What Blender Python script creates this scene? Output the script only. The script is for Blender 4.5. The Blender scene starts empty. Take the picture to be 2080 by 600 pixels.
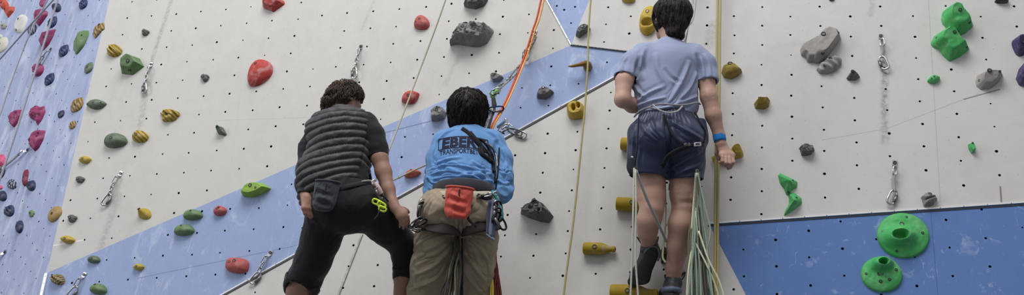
import bpy, math, random
import numpy as np
from mathutils import Vector, Matrix
random.seed(7)
SC = bpy.context.scene
COL = SC.collection
rs = np.random.RandomState(11)

# ------------------------------------------------------------------ view
W, H = 2080, 600
FPX = 1650.0
PITCH = math.radians(20.9)
ROLL = math.radians(6.1)
CAM = np.array([0.0, 0.0, 1.6])
Fv = np.array([0, math.cos(PITCH), math.sin(PITCH)])
R0 = np.array([1.0, 0, 0]); U0 = np.array([0, -math.sin(PITCH), math.cos(PITCH)])
Rv = math.cos(ROLL) * R0 + math.sin(ROLL) * U0
Uv = -math.sin(ROLL) * R0 + math.cos(ROLL) * U0

def ray(px, py):
    d = Fv + (px - W / 2) / FPX * Rv - (py - H / 2) / FPX * Uv
    return d / np.linalg.norm(d)
def Q(px, py, Y):
    """the point at distance Y in front of the camera's foot that stands where the photo shows it"""
    d = ray(px, py)
    return CAM + d * (Y / d[1])
def hit(pl, px, py):
    d = ray(px, py)
    t = np.dot(pl[0] - CAM, pl[1]) / np.dot(d, pl[1])
    return CAM + d * t
def to_px(p):
    d = np.asarray(p) - CAM
    z = d @ Fv
    return W / 2 + FPX * (d @ Rv) / z, H / 2 - FPX * (d @ Uv) / z
def unit(v):
    v = np.asarray(v, float)
    return v / np.linalg.norm(v)

# ------------------------------------------------------------------ objects
def link(name, me, m=None, parent=None):
    o = bpy.data.objects.new(name, me)
    COL.objects.link(o)
    if m is not None and len(me.materials) == 0:
        for x in (m if isinstance(m, (list, tuple)) else [m]):
            me.materials.append(x)
    if parent is not None:
        o.parent = parent
    return o
def mesh_np(name, v, f, m=None, parent=None, smooth=True, mi=None):
    """v (n,3); f list of tuples or (m,4)/(m,3) array"""
    if parent is not None:
        v = np.asarray(v, float) - np.array(parent_loc(parent))
    me = bpy.data.meshes.new(name)
    if isinstance(f, np.ndarray):
        k = f.shape[1]
        me.vertices.add(len(v)); me.vertices.foreach_set('co', np.asarray(v, np.float32).ravel())
        me.loops.add(f.size); me.loops.foreach_set('vertex_index', f.astype(np.int32).ravel())
        me.polygons.add(len(f)); me.polygons.foreach_set('loop_start', np.arange(0, f.size, k, dtype=np.int32))
        me.update(calc_edges=True)
        me.validate()
    else:
        me.from_pydata([tuple(map(float, x)) for x in v], [], f); me.update()
    if smooth:
        me.polygons.foreach_set('use_smooth', np.ones(len(me.polygons), bool))
    if mi is not None:
        me.polygons.foreach_set('material_index', np.asarray(mi, np.int32))
    return link(name, me, m, parent)
def parent_loc(p):
    loc = np.zeros(3)
    while p is not None:
        loc = loc + np.array(p.location); p = p.parent
    return loc
def tag(o, label=None, cat=None, group=None, kind=None):
    if label: o['label'] = label
    if cat: o['category'] = cat
    if group: o['group'] = group
    if kind: o['kind'] = kind
    return o
def empty(name, loc, label, cat, group=None):
    o = bpy.data.objects.new(name, None); COL.objects.link(o)
    o.location = tuple(map(float, loc)); o.empty_display_size = .1
    return tag(o, label, cat, group)

class MB:
    def __init__(s): s.v = []; s.f = []; s.n = 0; s.mi = []
    def add(s, v, f, mi=0):
        s.v.append(np.asarray(v, float)); s.f += [tuple(i + s.n for i in q) for q in f]
        s.mi += [mi] * len(f); s.n += len(v)
    def build(s, name, m, parent=None, smooth=True):
        return mesh_np(name, np.vstack(s.v), s.f, m, parent, smooth, s.mi)

def catmull(pts, n=8, closed=False):
    P = np.asarray(pts, float); k = len(P); out = []
    rng = range(k if closed else k - 1)
    for i in rng:
        p1, p2 = P[i], P[(i + 1) % k]
        p0 = P[i - 1] if (i > 0 or closed) else 2 * p1 - p2
        p3 = P[(i + 2) % k] if (i + 2 < k or closed) else 2 * p2 - p1
        for j in range(n):
            t = j / n
            out.append(.5 * ((2 * p1) + (-p0 + p2) * t + (2 * p0 - 5 * p1 + 4 * p2 - p3) * t * t + (-p0 + 3 * p1 - 3 * p2 + p3) * t ** 3))
    if not closed: out.append(P[-1])
    return np.array(out)
def sweep(pts, r, sides=8, closed=False, flat=1.0, up=(0, 0, 1), taper=None):
    P = np.asarray(pts, float); n = len(P)
    V = []; up = np.asarray(up, float); prev = None
    for i in range(n):
        if closed: t = P[(i + 1) % n] - P[i - 1]
        else: t = P[min(i + 1, n - 1)] - P[max(i - 1, 0)]
        t = unit(t)
        if prev is None:
            a = up - t * (up @ t)
            if np.linalg.norm(a) < .05: a = np.array([0, 1., 0]) - t * t[1]
        else: a = prev - t * (prev @ t)
        a = unit(a); prev = a; b = np.cross(t, a)
        rr = r if taper is None else r * taper[i]
        for k in range(sides):
            an = 2 * math.pi * k / sides
            V.append(P[i] + a * math.cos(an) * rr * flat + b * math.sin(an) * rr)
    F = []
    for i in range(n if closed else n - 1):
        j = (i + 1) % n
        for k in range(sides):
            k2 = (k + 1) % sides
            F.append((i * sides + k, i * sides + k2, j * sides + k2, j * sides + k))
    if not closed:
        F.append(tuple(range(sides - 1, -1, -1))); F.append(tuple((n - 1) * sides + k for k in range(sides)))
    return np.array(V), F
def box_between(a, b, w, d, nrm):
    """bar from a to b, width w across, depth d along nrm"""
    a = np.asarray(a); b = np.asarray(b); t = unit(b - a); nrm = unit(nrm - t * (np.dot(nrm, t))); s = np.cross(t, nrm)
    v = []
    for p in (a, b):
        for i, j in ((-1, -1), (1, -1), (1, 1), (-1, 1)):
            v.append(p + s * i * w / 2 + nrm * j * d / 2)
    return np.array(v), [(3, 2, 1, 0), (4, 5, 6, 7), (0, 1, 5, 4), (1, 2, 6, 5), (2, 3, 7, 6), (3, 0, 4, 7)]

# value noise
_perm = rs.rand(64, 64, 64).astype(np.float32)
def vnoise(p):
    p = np.asarray(p, np.float64); i = np.floor(p).astype(int); f = p - i; f = f * f * (3 - 2 * f)
    r = 0
    for dx in (0, 1):
        for dy in (0, 1):
            for dz in (0, 1):
                w = (f[..., 0] if dx else 1 - f[..., 0]) * (f[..., 1] if dy else 1 - f[..., 1]) * (f[..., 2] if dz else 1 - f[..., 2])
                r = r + w * _perm[(i[..., 0] + dx) & 63, (i[..., 1] + dy) & 63, (i[..., 2] + dz) & 63]
    return r * 2 - 1
def fbm(p, o=3):
    s = 0; a = 1.; q = np.asarray(p, float)
    for k in range(o):
        s = s + a * vnoise(q + 17.3 * k); q = q * 2.03; a *= .5
    return s

# ------------------------------------------------------------------ materials
def lin(c):
    c = [x / 255. for x in c]
    return tuple(x / 12.92 if x <= .04045 else ((x + .055) / 1.055) ** 2.4 for x in c) + (1.,)
_M = {}
def new_mat(name):
    m = bpy.data.materials.new(name); m.use_nodes = True
    nt = m.node_tree; b = nt.nodes['Principled BSDF']
    return m, nt, b
def N(nt, t, **kw):
    n = nt.nodes.new(t)
    for k, v in kw.items():
        if k.startswith('i_'): n.inputs[int(k[2:]) if k[2:].isdigit() else k[2:].replace('_', ' ')].default_value = v
        else: setattr(n, k, v)
    return n
def mixc(nt, fac, a, b, blend='MIX'):
    n = nt.nodes.new('ShaderNodeMix'); n.data_type = 'RGBA'; n.blend_type = blend
    for s, x in ((0, fac), (6, a), (7, b)):
        if isinstance(x, (int, float, tuple)): n.inputs[s].default_value = x
        else: nt.links.new(x, n.inputs[s])
    return n.outputs[2]
def ramp(nt, src, p0, p1, c0=(0, 0, 0, 1), c1=(1, 1, 1, 1)):
    n = nt.nodes.new('ShaderNodeValToRGB'); e = n.color_ramp.elements
    e[0].position = p0; e[1].position = p1; e[0].color = c0; e[1].color = c1
    nt.links.new(src, n.inputs[0]); return n.outputs[0]
def noise(nt, vec, scale, detail=3, rough=.55, dist=0):
    n = N(nt, 'ShaderNodeTexNoise'); n.inputs['Scale'].default_value = scale; n.inputs['Detail'].default_value = detail
    n.inputs['Roughness'].default_value = rough; n.inputs['Distortion'].default_value = dist
    if vec is not None: nt.links.new(vec, n.inputs['Vector'])
    return n.outputs[0]
def texco(nt, scale=None, which='Object'):
    t = N(nt, 'ShaderNodeTexCoord'); o = t.outputs[which]
    if scale is not None:
        m = N(nt, 'ShaderNodeMapping'); m.inputs['Scale'].default_value = scale
        nt.links.new(o, m.inputs[0]); o = m.outputs[0]
    return o
def bump(nt, b, h, strength=.3, dist=.01):
    n = N(nt, 'ShaderNodeBump'); n.inputs['Strength'].default_value = strength; n.inputs['Distance'].default_value = dist
    nt.links.new(h, n.inputs['Height']); nt.links.new(n.outputs[0], b.inputs['Normal'])

def plain(name, c, rough=.6, metal=0., var=.12, nscale=60, bumpk=.15, spec=.5, sheen=0, bd=.002):
    if name in _M: return _M[name]
    m, nt, b = new_mat(name); L = lin(c)
    v = texco(nt); nz = noise(nt, v, nscale, 4)
    dark = tuple(x * (1 - var) for x in L[:3]) + (1,); lite = tuple(min(1, x * (1 + var)) for x in L[:3]) + (1,)
    nt.links.new(mixc(nt, nz, dark, lite), b.inputs['Base Color'])
    b.inputs['Roughness'].default_value = rough; b.inputs['Metallic'].default_value = metal
    b.inputs['Specular IOR Level'].default_value = spec
    if sheen: b.inputs['Sheen Weight'].default_value = sheen
    if bumpk: bump(nt, b, nz, bumpk, bd)
    _M[name] = m; return m

def hold_mat(name, c, chalk=.25, rough=.62, stripes=None, grain=.5, spec=.3):
    if name in _M: return _M[name]
    m, nt, b = new_mat(name); L = lin(c)
    v = texco(nt)
    n1 = noise(nt, v, 30, 4); n2 = noise(nt, v, 12, 3, dist=.6); n3 = noise(nt, v, 420, 2)
    base = mixc(nt, n1, tuple(x * .8 for x in L[:3]) + (1,), tuple(min(1, x * 1.18) for x in L[:3]) + (1,))
    if stripes:
        w = N(nt, 'ShaderNodeTexWave'); w.inputs['Scale'].default_value = stripes[1]; w.inputs['Distortion'].default_value = 1.6
        w.inputs['Detail'].default_value = 1
        mp = N(nt, 'ShaderNodeMapping'); mp.inputs['Rotation'].default_value = stripes[2]
        nt.links.new(v, mp.inputs[0]); nt.links.new(mp.outputs[0], w.inputs[0])
        base = mixc(nt, ramp(nt, w.outputs[1], .45, .85), base, lin(stripes[0]))
    fac = ramp(nt, n2, .5, .78, (0, 0, 0, 1), (chalk, chalk, chalk, 1))
    base = mixc(nt, fac, base, lin((205, 200, 196)))
    nt.links.new(base, b.inputs['Base Color'])
    b.inputs['Roughness'].default_value = rough; b.inputs['Specular IOR Level'].default_value = spec
    bump(nt, b, n3, grain, .0015)
    _M[name] = m; return m

def wall_mat(name, c, scuff=None, marks=(), speck=True, var=.075):
    """painted sandy plaster; marks = (a, b, half width, colour, strength, soft) lines of dirt or panel joints"""
    m, nt, b = new_mat(name); L = lin(c)
    v = texco(nt)
    big = noise(nt, v, 1.6, 4, .6); mid = noise(nt, v, 9, 5, .65, .4); fine = noise(nt, v, 260, 2)
    col = mixc(nt, big, tuple(x * (1 - var * 1.3) for x in L[:3]) + (1,), tuple(min(1, x * (1 + var * 1.3)) for x in L[:3]) + (1,))
    f2 = ramp(nt, mid, .35, .7)
    col = mixc(nt, f2, col, tuple(x * (1 + var * .9) for x in L[:3]) + (1,))
    if speck:
        vo = N(nt, 'ShaderNodeTexVoronoi'); vo.inputs['Scale'].default_value = 16; nt.links.new(v, vo.inputs[0])
        s = ramp(nt, vo.outputs[0], .035, .07, (.3, .3, .3, 1), (0, 0, 0, 1))
        col = mixc(nt, s, col, lin((88, 86, 84)))
    if scuff:
        for sc, st, rot, lo, hi in scuff:
            mp = N(nt, 'ShaderNodeMapping'); mp.inputs['Scale'].default_value = st; mp.inputs['Rotation'].default_value = rot
            nt.links.new(v, mp.inputs[0])
            z = noise(nt, mp.outputs[0], sc, 5, .62, 1.2)
            col = mixc(nt, ramp(nt, z, lo, lo + .16, (0, 0, 0, 1), (hi, hi, hi, 1)), col, lin((205, 212, 228)))
    geo = N(nt, 'ShaderNodeNewGeometry')
    for a, bb, hw, mc, st, soft in marks:
        a = np.asarray(a); bb = np.asarray(bb); ab = bb - a; l2 = float(ab @ ab)
        sub = N(nt, 'ShaderNodeVectorMath', operation='SUBTRACT'); nt.links.new(geo.outputs['Position'], sub.inputs[0]); sub.inputs[1].default_value = tuple(a)
        dot = N(nt, 'ShaderNodeVectorMath', operation='DOT_PRODUCT'); nt.links.new(sub.outputs[0], dot.inputs[0]); dot.inputs[1].default_value = tuple(ab / l2)
        cl = N(nt, 'ShaderNodeClamp'); nt.links.new(dot.outputs['Value'], cl.inputs[0])
        sc2 = N(nt, 'ShaderNodeVectorMath', operation='SCALE'); sc2.inputs[0].default_value = tuple(ab); nt.links.new(cl.outputs[0], sc2.inputs['Scale'])
        d = N(nt, 'ShaderNodeVectorMath', operation='DISTANCE'); nt.links.new(sub.outputs[0], d.inputs[0]); nt.links.new(sc2.outputs[0], d.inputs[1])
        mr = N(nt, 'ShaderNodeMapRange'); mr.interpolation_type = 'SMOOTHSTEP'
        nt.links.new(d.outputs['Value'], mr.inputs[0]); mr.inputs[1].default_value = hw * (1 - soft); mr.inputs[2].default_value = hw
        mr.inputs[3].default_value = st; mr.inputs[4].default_value = 0
        fac = mr.outputs[0]
        if soft > .6:
            mu = N(nt, 'ShaderNodeMath', operation='MULTIPLY'); nt.links.new(fac, mu.inputs[0])
            nt.links.new(ramp(nt, noise(nt, v, 40, 3), .3, .65), mu.inputs[1]); fac = mu.outputs[0]
        col = mixc(nt, fac, col, lin(mc))
    nt.links.new(col, b.inputs['Base Color'])
    b.inputs['Roughness'].default_value = .85; b.inputs['Specular IOR Level'].default_value = .25
    bump(nt, b, fine, .35, .0012)
    return m

steel = plain('brushed_steel', (185, 185, 188), .3, 1., .1, 40, .05)
steel_dark = plain('worn_steel', (120, 118, 116), .4, .9, .2, 60, .1)
white_metal = plain('white_aluminium', (225, 226, 228), .35, .3, .04, 30, 0)
black_rub = plain('black_rubber', (22, 22, 24), .55, 0, .2, 80, .1)
hole_mat = plain('dark_socket', (24, 23, 22), .8, 0, .1, 50, 0)
# ------------------------------------------------------------------ wall planes
yaw = math.radians(15)
P1 = (np.array([0, 4.75, 0.]), np.array([-math.sin(yaw), -math.cos(yaw), 0.]))
def plane3(a, b, c):
    n = unit(np.cross(b - a, c - a))
    if n @ (CAM - a) < 0: n = -n
    return (a, n)
def meet(p, q, r, s):
    p, q, r, s = map(np.array, (p, q, r, s)); d1 = q - p; d2 = s - r
    t = (d2[1] * (r - p)[0] - d2[0] * (r - p)[1]) / (d1[0] * d2[1] - d1[1] * d2[0])
    return p + d1 * t
pA = (1160, 92); pB = (1110, 0)
pC = tuple(meet((1160, 92), (1270, 105), (450, 600), (1250, 155)))
pD = (1440, 455); pS = (2080, 412)
edge = lambda y: 222 - .2283 * y
A3, C3 = hit(P1, *pA), hit(P1, *pC)
D3 = hit(P1, *pD); D3 = D3 + unit(CAM - D3) * .07
P3 = plane3(A3, C3, D3)                 # upper right
P2 = plane3(C3, D3, hit(P1, 32, 832))   # lower middle
S3 = hit(P3, *pS)
G3 = hit(P2, 1515, 600)
P4 = plane3(D3, S3, G3)                 # lower right, blue
E0 = hit(P1, edge(300), 300); E1 = hit(P1, edge(0), 0)
P0 = plane3(E0, E1, E0 + np.array([-math.cos(math.radians(35)), math.sin(math.radians(35)), 0]))
k_up = -420
def line_ext(p, q, y):
    t = (y - p[1]) / (q[1] - p[1]); return (p[0] + (q[0] - p[0]) * t, y)
T_left = (32, 832)
bandL = meet((107, 550), (1160, 92), (edge(0), 0), (edge(600), 600))
Btop = line_ext(pA, pB, k_up)
B2 = (1197, 0)                       # right side of the blue triangle
B2top = line_ext(pA, B2, k_up)
Gext = line_ext(pD, (1515, 600), 1500)

def M1(px, py, ex, ey, hw, c, st, soft=.9, pl=None):
    pl = pl or P1
    return (hit(pl, px, py), hit(pl, ex, ey), hw, c, st, soft)
dirt = (120, 118, 114)
m_grey_left = wall_mat('grey_wall_paint', (196, 194, 189), marks=[
    M1(348, 0, 300, 150, .030, dirt, .5), M1(300, 170, 283, 260, .045, dirt, .35), M1(240, 400, 205, 500, .05, dirt, .4),
    M1(722, 165, 716, 190, .03, dirt, .4), M1(100, 210, 1100, 130, .002, (150, 148, 144), .0, .3),
    M1(440, 245, 720, 236, .003, (172, 170, 166), .4, .5), M1(490, 180, 470, 330, .0025, (176, 174, 170), .3, .5),
    M1(105, 500, 170, 488, .006, (235, 235, 232), .7, .4), M1(760, 0, 735, 60, .02, dirt, .25), M1(940, 100, 905, 170, .03, dirt, .25)])
m_blue = wall_mat('light_blue_wall_paint', (150, 165, 200), scuff=[(7, (1, 1, .5), (0, .6, 0), .56, .55), (26, (1, 1, .4), (0, -.5, 0), .6, .5)], marks=[
    M1(280, 566, 600, 500, .004, (120, 132, 165), .7, .5), M1(778, 271, 900, 240, .004, (100, 110, 140), .8, .5),
    M1(600, 500, 778, 440, .003, (125, 138, 170), .5, .5)], var=.06)
m_blue_side = wall_mat('pale_blue_side_paint', (162, 171, 201), scuff=[(6, (1, 1, .35), (.3, .7, 0), .5, .6), (20, (1, 1, .3), (0, .5, 0), .56, .6)], marks=[
    M1(78, 310, 22, 520, .06, (110, 118, 150), .45, .9, P0), M1(60, 340, 0, 560, .02, (120, 128, 160), .3, .9, P0), M1(190, 120, 60, 600, .05, (120, 130, 165), .3, .9, P0), M1(120, 200, 40, 420, .04, (205, 212, 230), .35, .9, P0)], var=.11)
m_grey_right = wall_mat('grey_wall_paint_right', (194, 192, 189), marks=[
    M1(1797, 140, 1797, 290, .035, dirt, .55, .9, P3), M1(1797, 150, 1795, 230, .02, (90, 88, 86), .5, .9, P3), M1(1886, 0, 1910, 412, .003, (150, 150, 150), .45, .5, P3),
    M1(1670, 285, 1800, 262, .003, (150, 150, 148), .5, .5, P3), M1(1958, 202, 2030, 182, .005, (110, 108, 106), .8, .5, P3), M1(1800, 262, 1958, 202, .003, (150, 150, 148), .5, .5, P3),
    M1(1772, 0, 1768, 30, .03, dirt, .35, .9, P3), M1(1447, 50, 1440, 90, .05, dirt, .35, .9, P3), M1(2032, 380, 2034, 410, .006, (90, 70, 60), .7, .6, P3), M1(1560, 95, 1700, 80, .04, dirt, .12, .9, P3), M1(1500, 200, 1510, 330, .03, dirt, .12, .9, P3)])
m_grey_low = wall_mat('grey_wall_paint_lower', (194, 192, 187), marks=[
    M1(735, 478, 686, 604, .016, (150, 146, 134), .8, .8, P2), M1(737, 478, 688, 604, .006, (98, 92, 80), .9, .6, P2)])
m_blue_deep = wall_mat('deep_blue_wall_paint', (92, 121, 174), scuff=[(9, (1, 1, 1), (0, 0, .3), .6, .45), (22, (1, 1, .6), (0, .5, 0), .62, .4)], marks=[
    M1(1890, 425, 1905, 600, .003, (70, 90, 135), .6, .5, P4)], var=.07)

# ------------------------------------------------------------------ bolt hole grids
def homog(src, dst):
    A = []; b = []
    for (u, v), (x, y) in zip(src, dst):
        A.append([u, v, 1, 0, 0, 0, -u * x, -v * x]); b.append(x)
        A.append([0, 0, 0, u, v, 1, -u * y, -v * y]); b.append(y)
    h = np.append(np.linalg.solve(np.array(A, float), np.array(b, float)), 1).reshape(3, 3)
    def f(u, v):
        q = h @ np.array([u, v, 1.]); return q[0] / q[2], q[1] / q[2], q[2]
    return f
def inside(poly, x, y):
    c = False; n = len(poly); j = n - 1
    for i in range(n):
        xi, yi = poly[i][:2]; xj, yj = poly[j][:2]
        if (yi > y) != (yj > y) and x < (xj - xi) * (y - yi) / (yj - yi) + xi: c = not c
        j = i
    return c
def near_edge(poly, x, y, d):
    for i in range(len(poly)):
        a = np.array(poly[i][:2]); b = np.array(poly[(i + 1) % len(poly)][:2]); p = np.array((x, y)); ab = b - a
        t = np.clip((p - a) @ ab / (ab @ ab), 0, 1)
        if np.linalg.norm(p - a - ab * t) < d: return True
    return False
def grid_holes(f, ur, vr, poly, stagger=False, region=None):
    out = []
    for u in range(*ur):
        for v in range(*vr):
            x, y, w = f(u, v + (.5 if stagger and u % 2 else 0))
            if w <= 0: continue
            x += rs.uniform(-1.2, 1.2); y += rs.uniform(-1.2, 1.2)
            if not (-60 < x < 2140 and -60 < y < 660): continue
            if region and not (region[0] < x < region[1]): continue
            if inside(poly, x, y) and not near_edge(poly, x, y, 7): out.append((x, y))
    return out

TOPL = (edge(k_up), k_up)
poly = {
 'grey_main': [bandL, TOPL, Btop, pA],
 'blue_band': [bandL, pA, pC, T_left],
 'tri': [pA, Btop, B2top],
 'upper': [pA, B2top, (2500, k_up), (2500, 412 - 420 * 43 / 640), pS, pD, pC],
 'lower': [T_left, pC, pD, Gext, (edge(1500) , 1500)],
 'deep': [pD, pS, (2500, 412 - 420 * 43 / 640), (2500, 1500), Gext],
 'side': [(edge(k_up), k_up), (edge(1500), 1500), (-260, 1500), (-260, k_up)],
}
g1a = homog([(0, 0), (4, 0), (4, 10), (0, 10)], [(308, 33), (509, 14), (420, 387.5), (197, 403)])
g1b = homog([(1, 0), (4, 1), (1, 5), (4, 5)], [(917.5, 8.7), (1074.4, 30), (891.5, 193), (1061, 179)])
g3 = homog([(0, 0), (4, 0), (4, 6), (0, 6)], [(1548, 14), (1788.5, 13), (1805.5, 270.5), (1547.5, 256)])
g2 = homog([(0, 0), (2, 0), (2, 7), (0, 7)], [(1112.3, 272.4), (1234.6, 262), (1211, 556.6), (1077.5, 564)])
g4 = homog([(0, -1), (6, -2), (6, 0), (0, 1)], [(1510.5, 454), (1922, 446.5), (1936, 562), (1511, 561)])
g0 = lambda u, v: (90 + 11 * u - 24.5 * v, 465.5 + 14.5 * u + 29 * v, 1)
holes = {k: [] for k in poly}
for k in ('grey_main', 'blue_band'):
    holes[k] += grid_holes(g1a, (-6, 9), (-3, 22), poly[k], region=(-50, 640 if k == 'grey_main' else 600))
    holes[k] += grid_holes(g1b, (-6, 12), (-4, 14), poly[k], region=(650 if k == 'grey_main' else 612, 2000))
holes['tri'] += [(1146, 20), (1160, 47), (1131, 12), (1168, 14)]
holes['upper'] += grid_holes(g3, (-8, 14), (-3, 14), poly['upper'], True)
holes['lower'] += grid_holes(g2, (-12, 9), (-6, 10), poly['lower'])
holes['deep'] += grid_holes(g4, (-4, 14), (-5, 5), poly['deep'], True)
holes['side'] += grid_holes(g0, (-40, 30), (-20, 20), poly['side'])

def panel(name, pl, pts, holes, mat, thick=.05, hr=.0069):
    a, n = pl
    V = [hit(pl, *p) for p in pts]; k = len(V)
    verts = V + [v - n * thick for v in V]
    # orient so that the front faces the camera side
    e = np.zeros(3)
    for i in range(k): e += np.cross(V[i] - V[0], V[(i + 1) % k] - V[0])
    front = list(range(k)) if e @ n > 0 else list(range(k))[::-1]
    F = [tuple(front), tuple(i + k for i in front[::-1])]
    for q in range(k):
        i, j = front[q], front[(q + 1) % k]
        F.append((j, i, i + k, j + k))
    o = mesh_np(name, verts, F, [mat, hole_mat], smooth=False)
    tag(o, kind='structure')
    if holes:
        mb = MB(); u = unit(np.cross(n, [0, 0, 1])); w = np.cross(u, n)
        for (x, y) in holes:
            c = hit(pl, x, y); r = hr * (1 + .12 * rs.randn())
            vv = [c + n * .01 + (u * math.cos(t) + w * math.sin(t)) * r for t in np.arange(10) * 2 * math.pi / 10]
            vv += [q - n * .045 for q in vv]
            ff = [tuple(range(9, -1, -1)), tuple(range(10, 20))] + [(i, (i + 1) % 10, (i + 1) % 10 + 10, i + 10) for i in range(10)]
            mb.add(vv, ff, 0)
        cut = mb.build('bolt_hole_cutter', [hole_mat], smooth=False)  # near-black hole walls: the shade inside is put into the colour
        me = cut.data
        md = o.modifiers.new('holes', 'BOOLEAN'); md.object = cut; md.solver = 'EXACT'; md.operation = 'DIFFERENCE'
        try: md.material_mode = 'TRANSFER'
        except Exception: pass
        dg = bpy.context.evaluated_depsgraph_get()
        nm = bpy.data.meshes.new_from_object(o.evaluated_get(dg))
        o.modifiers.clear(); o.data = nm
        bpy.data.objects.remove(cut)
        print('PANEL', name, len(holes), len(nm.polygons), [m.name for m in nm.materials])
    return o
panel('wall_back', P1, poly['grey_main'], holes['grey_main'], m_grey_left)
panel('wall_back_band', P1, poly['blue_band'], holes['blue_band'], m_blue)
panel('wall_back_wedge', P3, poly['tri'], holes['tri'], m_blue)
panel('wall_upper', P3, poly['upper'], holes['upper'], m_grey_right)
panel('wall_lower', P2, poly['lower'], holes['lower'], m_grey_low)
panel('wall_right', P4, poly['deep'], holes['deep'], m_blue_deep)
panel('wall_left', P0, poly['side'], holes['side'], m_blue_side, hr=.0056)
# metal joint covers
def trim(i, pl, p, q, w=.013, d=.008, mat=white_metal):
    a = hit(pl, *p); b = hit(pl, *q)
    v, f = box_between(a + pl[1] * .004, b + pl[1] * .004, w, d, pl[1])
    mb = MB(); mb.add(v, f)
    for t in np.arange(.02, 1, .045):       # the small screws along the cover
        c = a + (b - a) * t + pl[1] * (.004 + d / 2); u = unit(b - a); s = np.cross(u, pl[1])
        vv = [c + (u * math.cos(x) + s * math.sin(x)) * .0035 for x in np.arange(6) * math.pi / 3] + [c + pl[1] * .0015]
        mb.add(vv, [(k, (k + 1) % 6, 6) for k in range(6)], 1)
    o = mb.build('trim_%d' % i, [mat, steel_dark], smooth=False); tag(o, kind='structure'); return o
grey_metal = plain('grey_joint_cover', (150, 152, 156), .4, .5, .08, 30, 0)
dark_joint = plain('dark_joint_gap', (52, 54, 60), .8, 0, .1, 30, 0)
trim(1, P1, (1340, 105), (60, 817), .0075)
trim(2, P3, pD, (2500, 412 - 420 * 43 / 640), .007)
trim(3, P1, pA, line_ext(pA, pB, k_up), .008, mat=white_metal)
trim(4, P1, pA, (1325, 111.5), .006, mat=dark_joint)
trim(5, P1, (edge(556) , 556), (edge(900), 900), .022)
# dark bars under the covers, their colour stands in for shadow
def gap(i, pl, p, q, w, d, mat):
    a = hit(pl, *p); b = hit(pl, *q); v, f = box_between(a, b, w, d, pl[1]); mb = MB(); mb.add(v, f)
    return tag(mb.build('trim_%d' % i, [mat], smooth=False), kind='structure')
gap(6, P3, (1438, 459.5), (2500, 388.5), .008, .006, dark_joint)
gap(7, P1, (1330, 115.5), (60, 821.5), .006, .006, dark_joint)
# floor mats in front of the wall
fm = plain('grey_floor_mat', (112, 114, 118), .9, 0, .1, 8, .1)
mb = MB(); mb.add([(-9, -3, -.05), (9, -3, -.05), (9, 6.6, -.05), (-9, 6.6, -.05), (-9, -3, 0), (9, -3, 0), (9, 6.6, 0), (-9, 6.6, 0)],
                  [(0, 3, 2, 1), (4, 5, 6, 7), (0, 1, 5, 4), (1, 2, 6, 5), (2, 3, 7, 6), (3, 0, 4, 7)])
tag(mb.build('floor', [fm], smooth=False), kind='structure')
# ------------------------------------------------------------------ climbing holds
PL = {'L': P0, 'M': P1, 'U': P3, 'B': P2, 'R': P4}
HC = dict(magenta=(142, 52, 98), pink=(205, 85, 125), navy=(38, 48, 78), blue=(42, 62, 112), gold=(160, 132, 78), yellow=(178, 152, 54),
          green=(98, 126, 84), dullgreen=(92, 108, 86), lime=(132, 168, 66), red=(172, 62, 58), dullred=(170, 84, 80), orange=(188, 74, 52), rust=(178, 84, 48),
          bright=(66, 166, 88), white=(205, 204, 198), cream=(200, 198, 184), grey=(122, 121, 119), darkgrey=(86, 86, 87), greygreen=(86, 92, 86), palegrey=(150, 146, 142),
          bottle=(152, 128, 24), brown=(120, 92, 34), olive=(138, 118, 44), tan=(158, 140, 92), purple=(66, 52, 98), maroon=(120, 40, 62), black=(40, 38, 42))
def hmat(c, stripes=None, chalk=.25, spec=.3, rough=.62):
    return hold_mat('resin_' + c + ('_striped' if stripes else ''), HC[c], chalk, rough, stripes, spec=spec)
STR = {'gold': ((104, 84, 52), 15, (0, .6, 0)), 'yellow': ((120, 96, 46), 14, (0, .9, 0)), 'blue': ((20, 28, 58), 16, (0, .5, 0)), 'navy': ((150, 155, 165), 14, (0, .3, 0)), 'tan': ((72, 60, 40), 20, (0, 2.2, 0)), 'grey': ((70, 70, 70), 16, (0, .5, .3))}

def outl(kind, n):
    t = np.arange(n) * 2 * math.pi / n; c, s = np.cos(t), np.sin(t)
    if kind == 'oval': x, y = c, s
    elif kind == 'squarish': x, y = np.sign(c) * abs(c) ** .7, np.sign(s) * abs(s) ** .7
    elif kind == 'leaf': x, y = c, s * (1 - abs(c) ** 2.2 * .35) * np.where(abs(c) > 0, 1, 1); y = y * (1 - .25 * abs(c) ** 6)
    elif kind == 'drop': x, y = c * (1 + .28 * s), s
    elif kind == 'half': x, y = c * 1.0, np.where(s > 0, s * 1.35 - .35 * 1, s * .65 - .35)  # flat-ish bottom
    elif kind == 'shell': x, y = c * (1 - .22 * s), s * (1 - .0 * c)
    elif kind == 'moon': x, y = c - .5 * (1 - s * s) * (c > 0) + .1, s
    elif kind == 'peanut': x, y = c * (.62 + .38 * abs(s) ** 1.3), s
    elif kind == 'rough': r = 1 + .10 * np.sin(3 * t + 1) + .07 * np.sin(5 * t) + .05 * np.sin(9 * t + 2); x, y = c * r, s * r
    return np.stack([x, y], 1)
def resample(pts, n):
    P = np.array(pts + [pts[0]], float); L = np.r_[0, np.cumsum(np.linalg.norm(np.diff(P, axis=0), axis=1))]
    s = np.linspace(0, L[-1], n, endpoint=False)
    return np.stack([np.interp(s, L, P[:, 0]), np.interp(s, L, P[:, 1])], 1)

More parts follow.
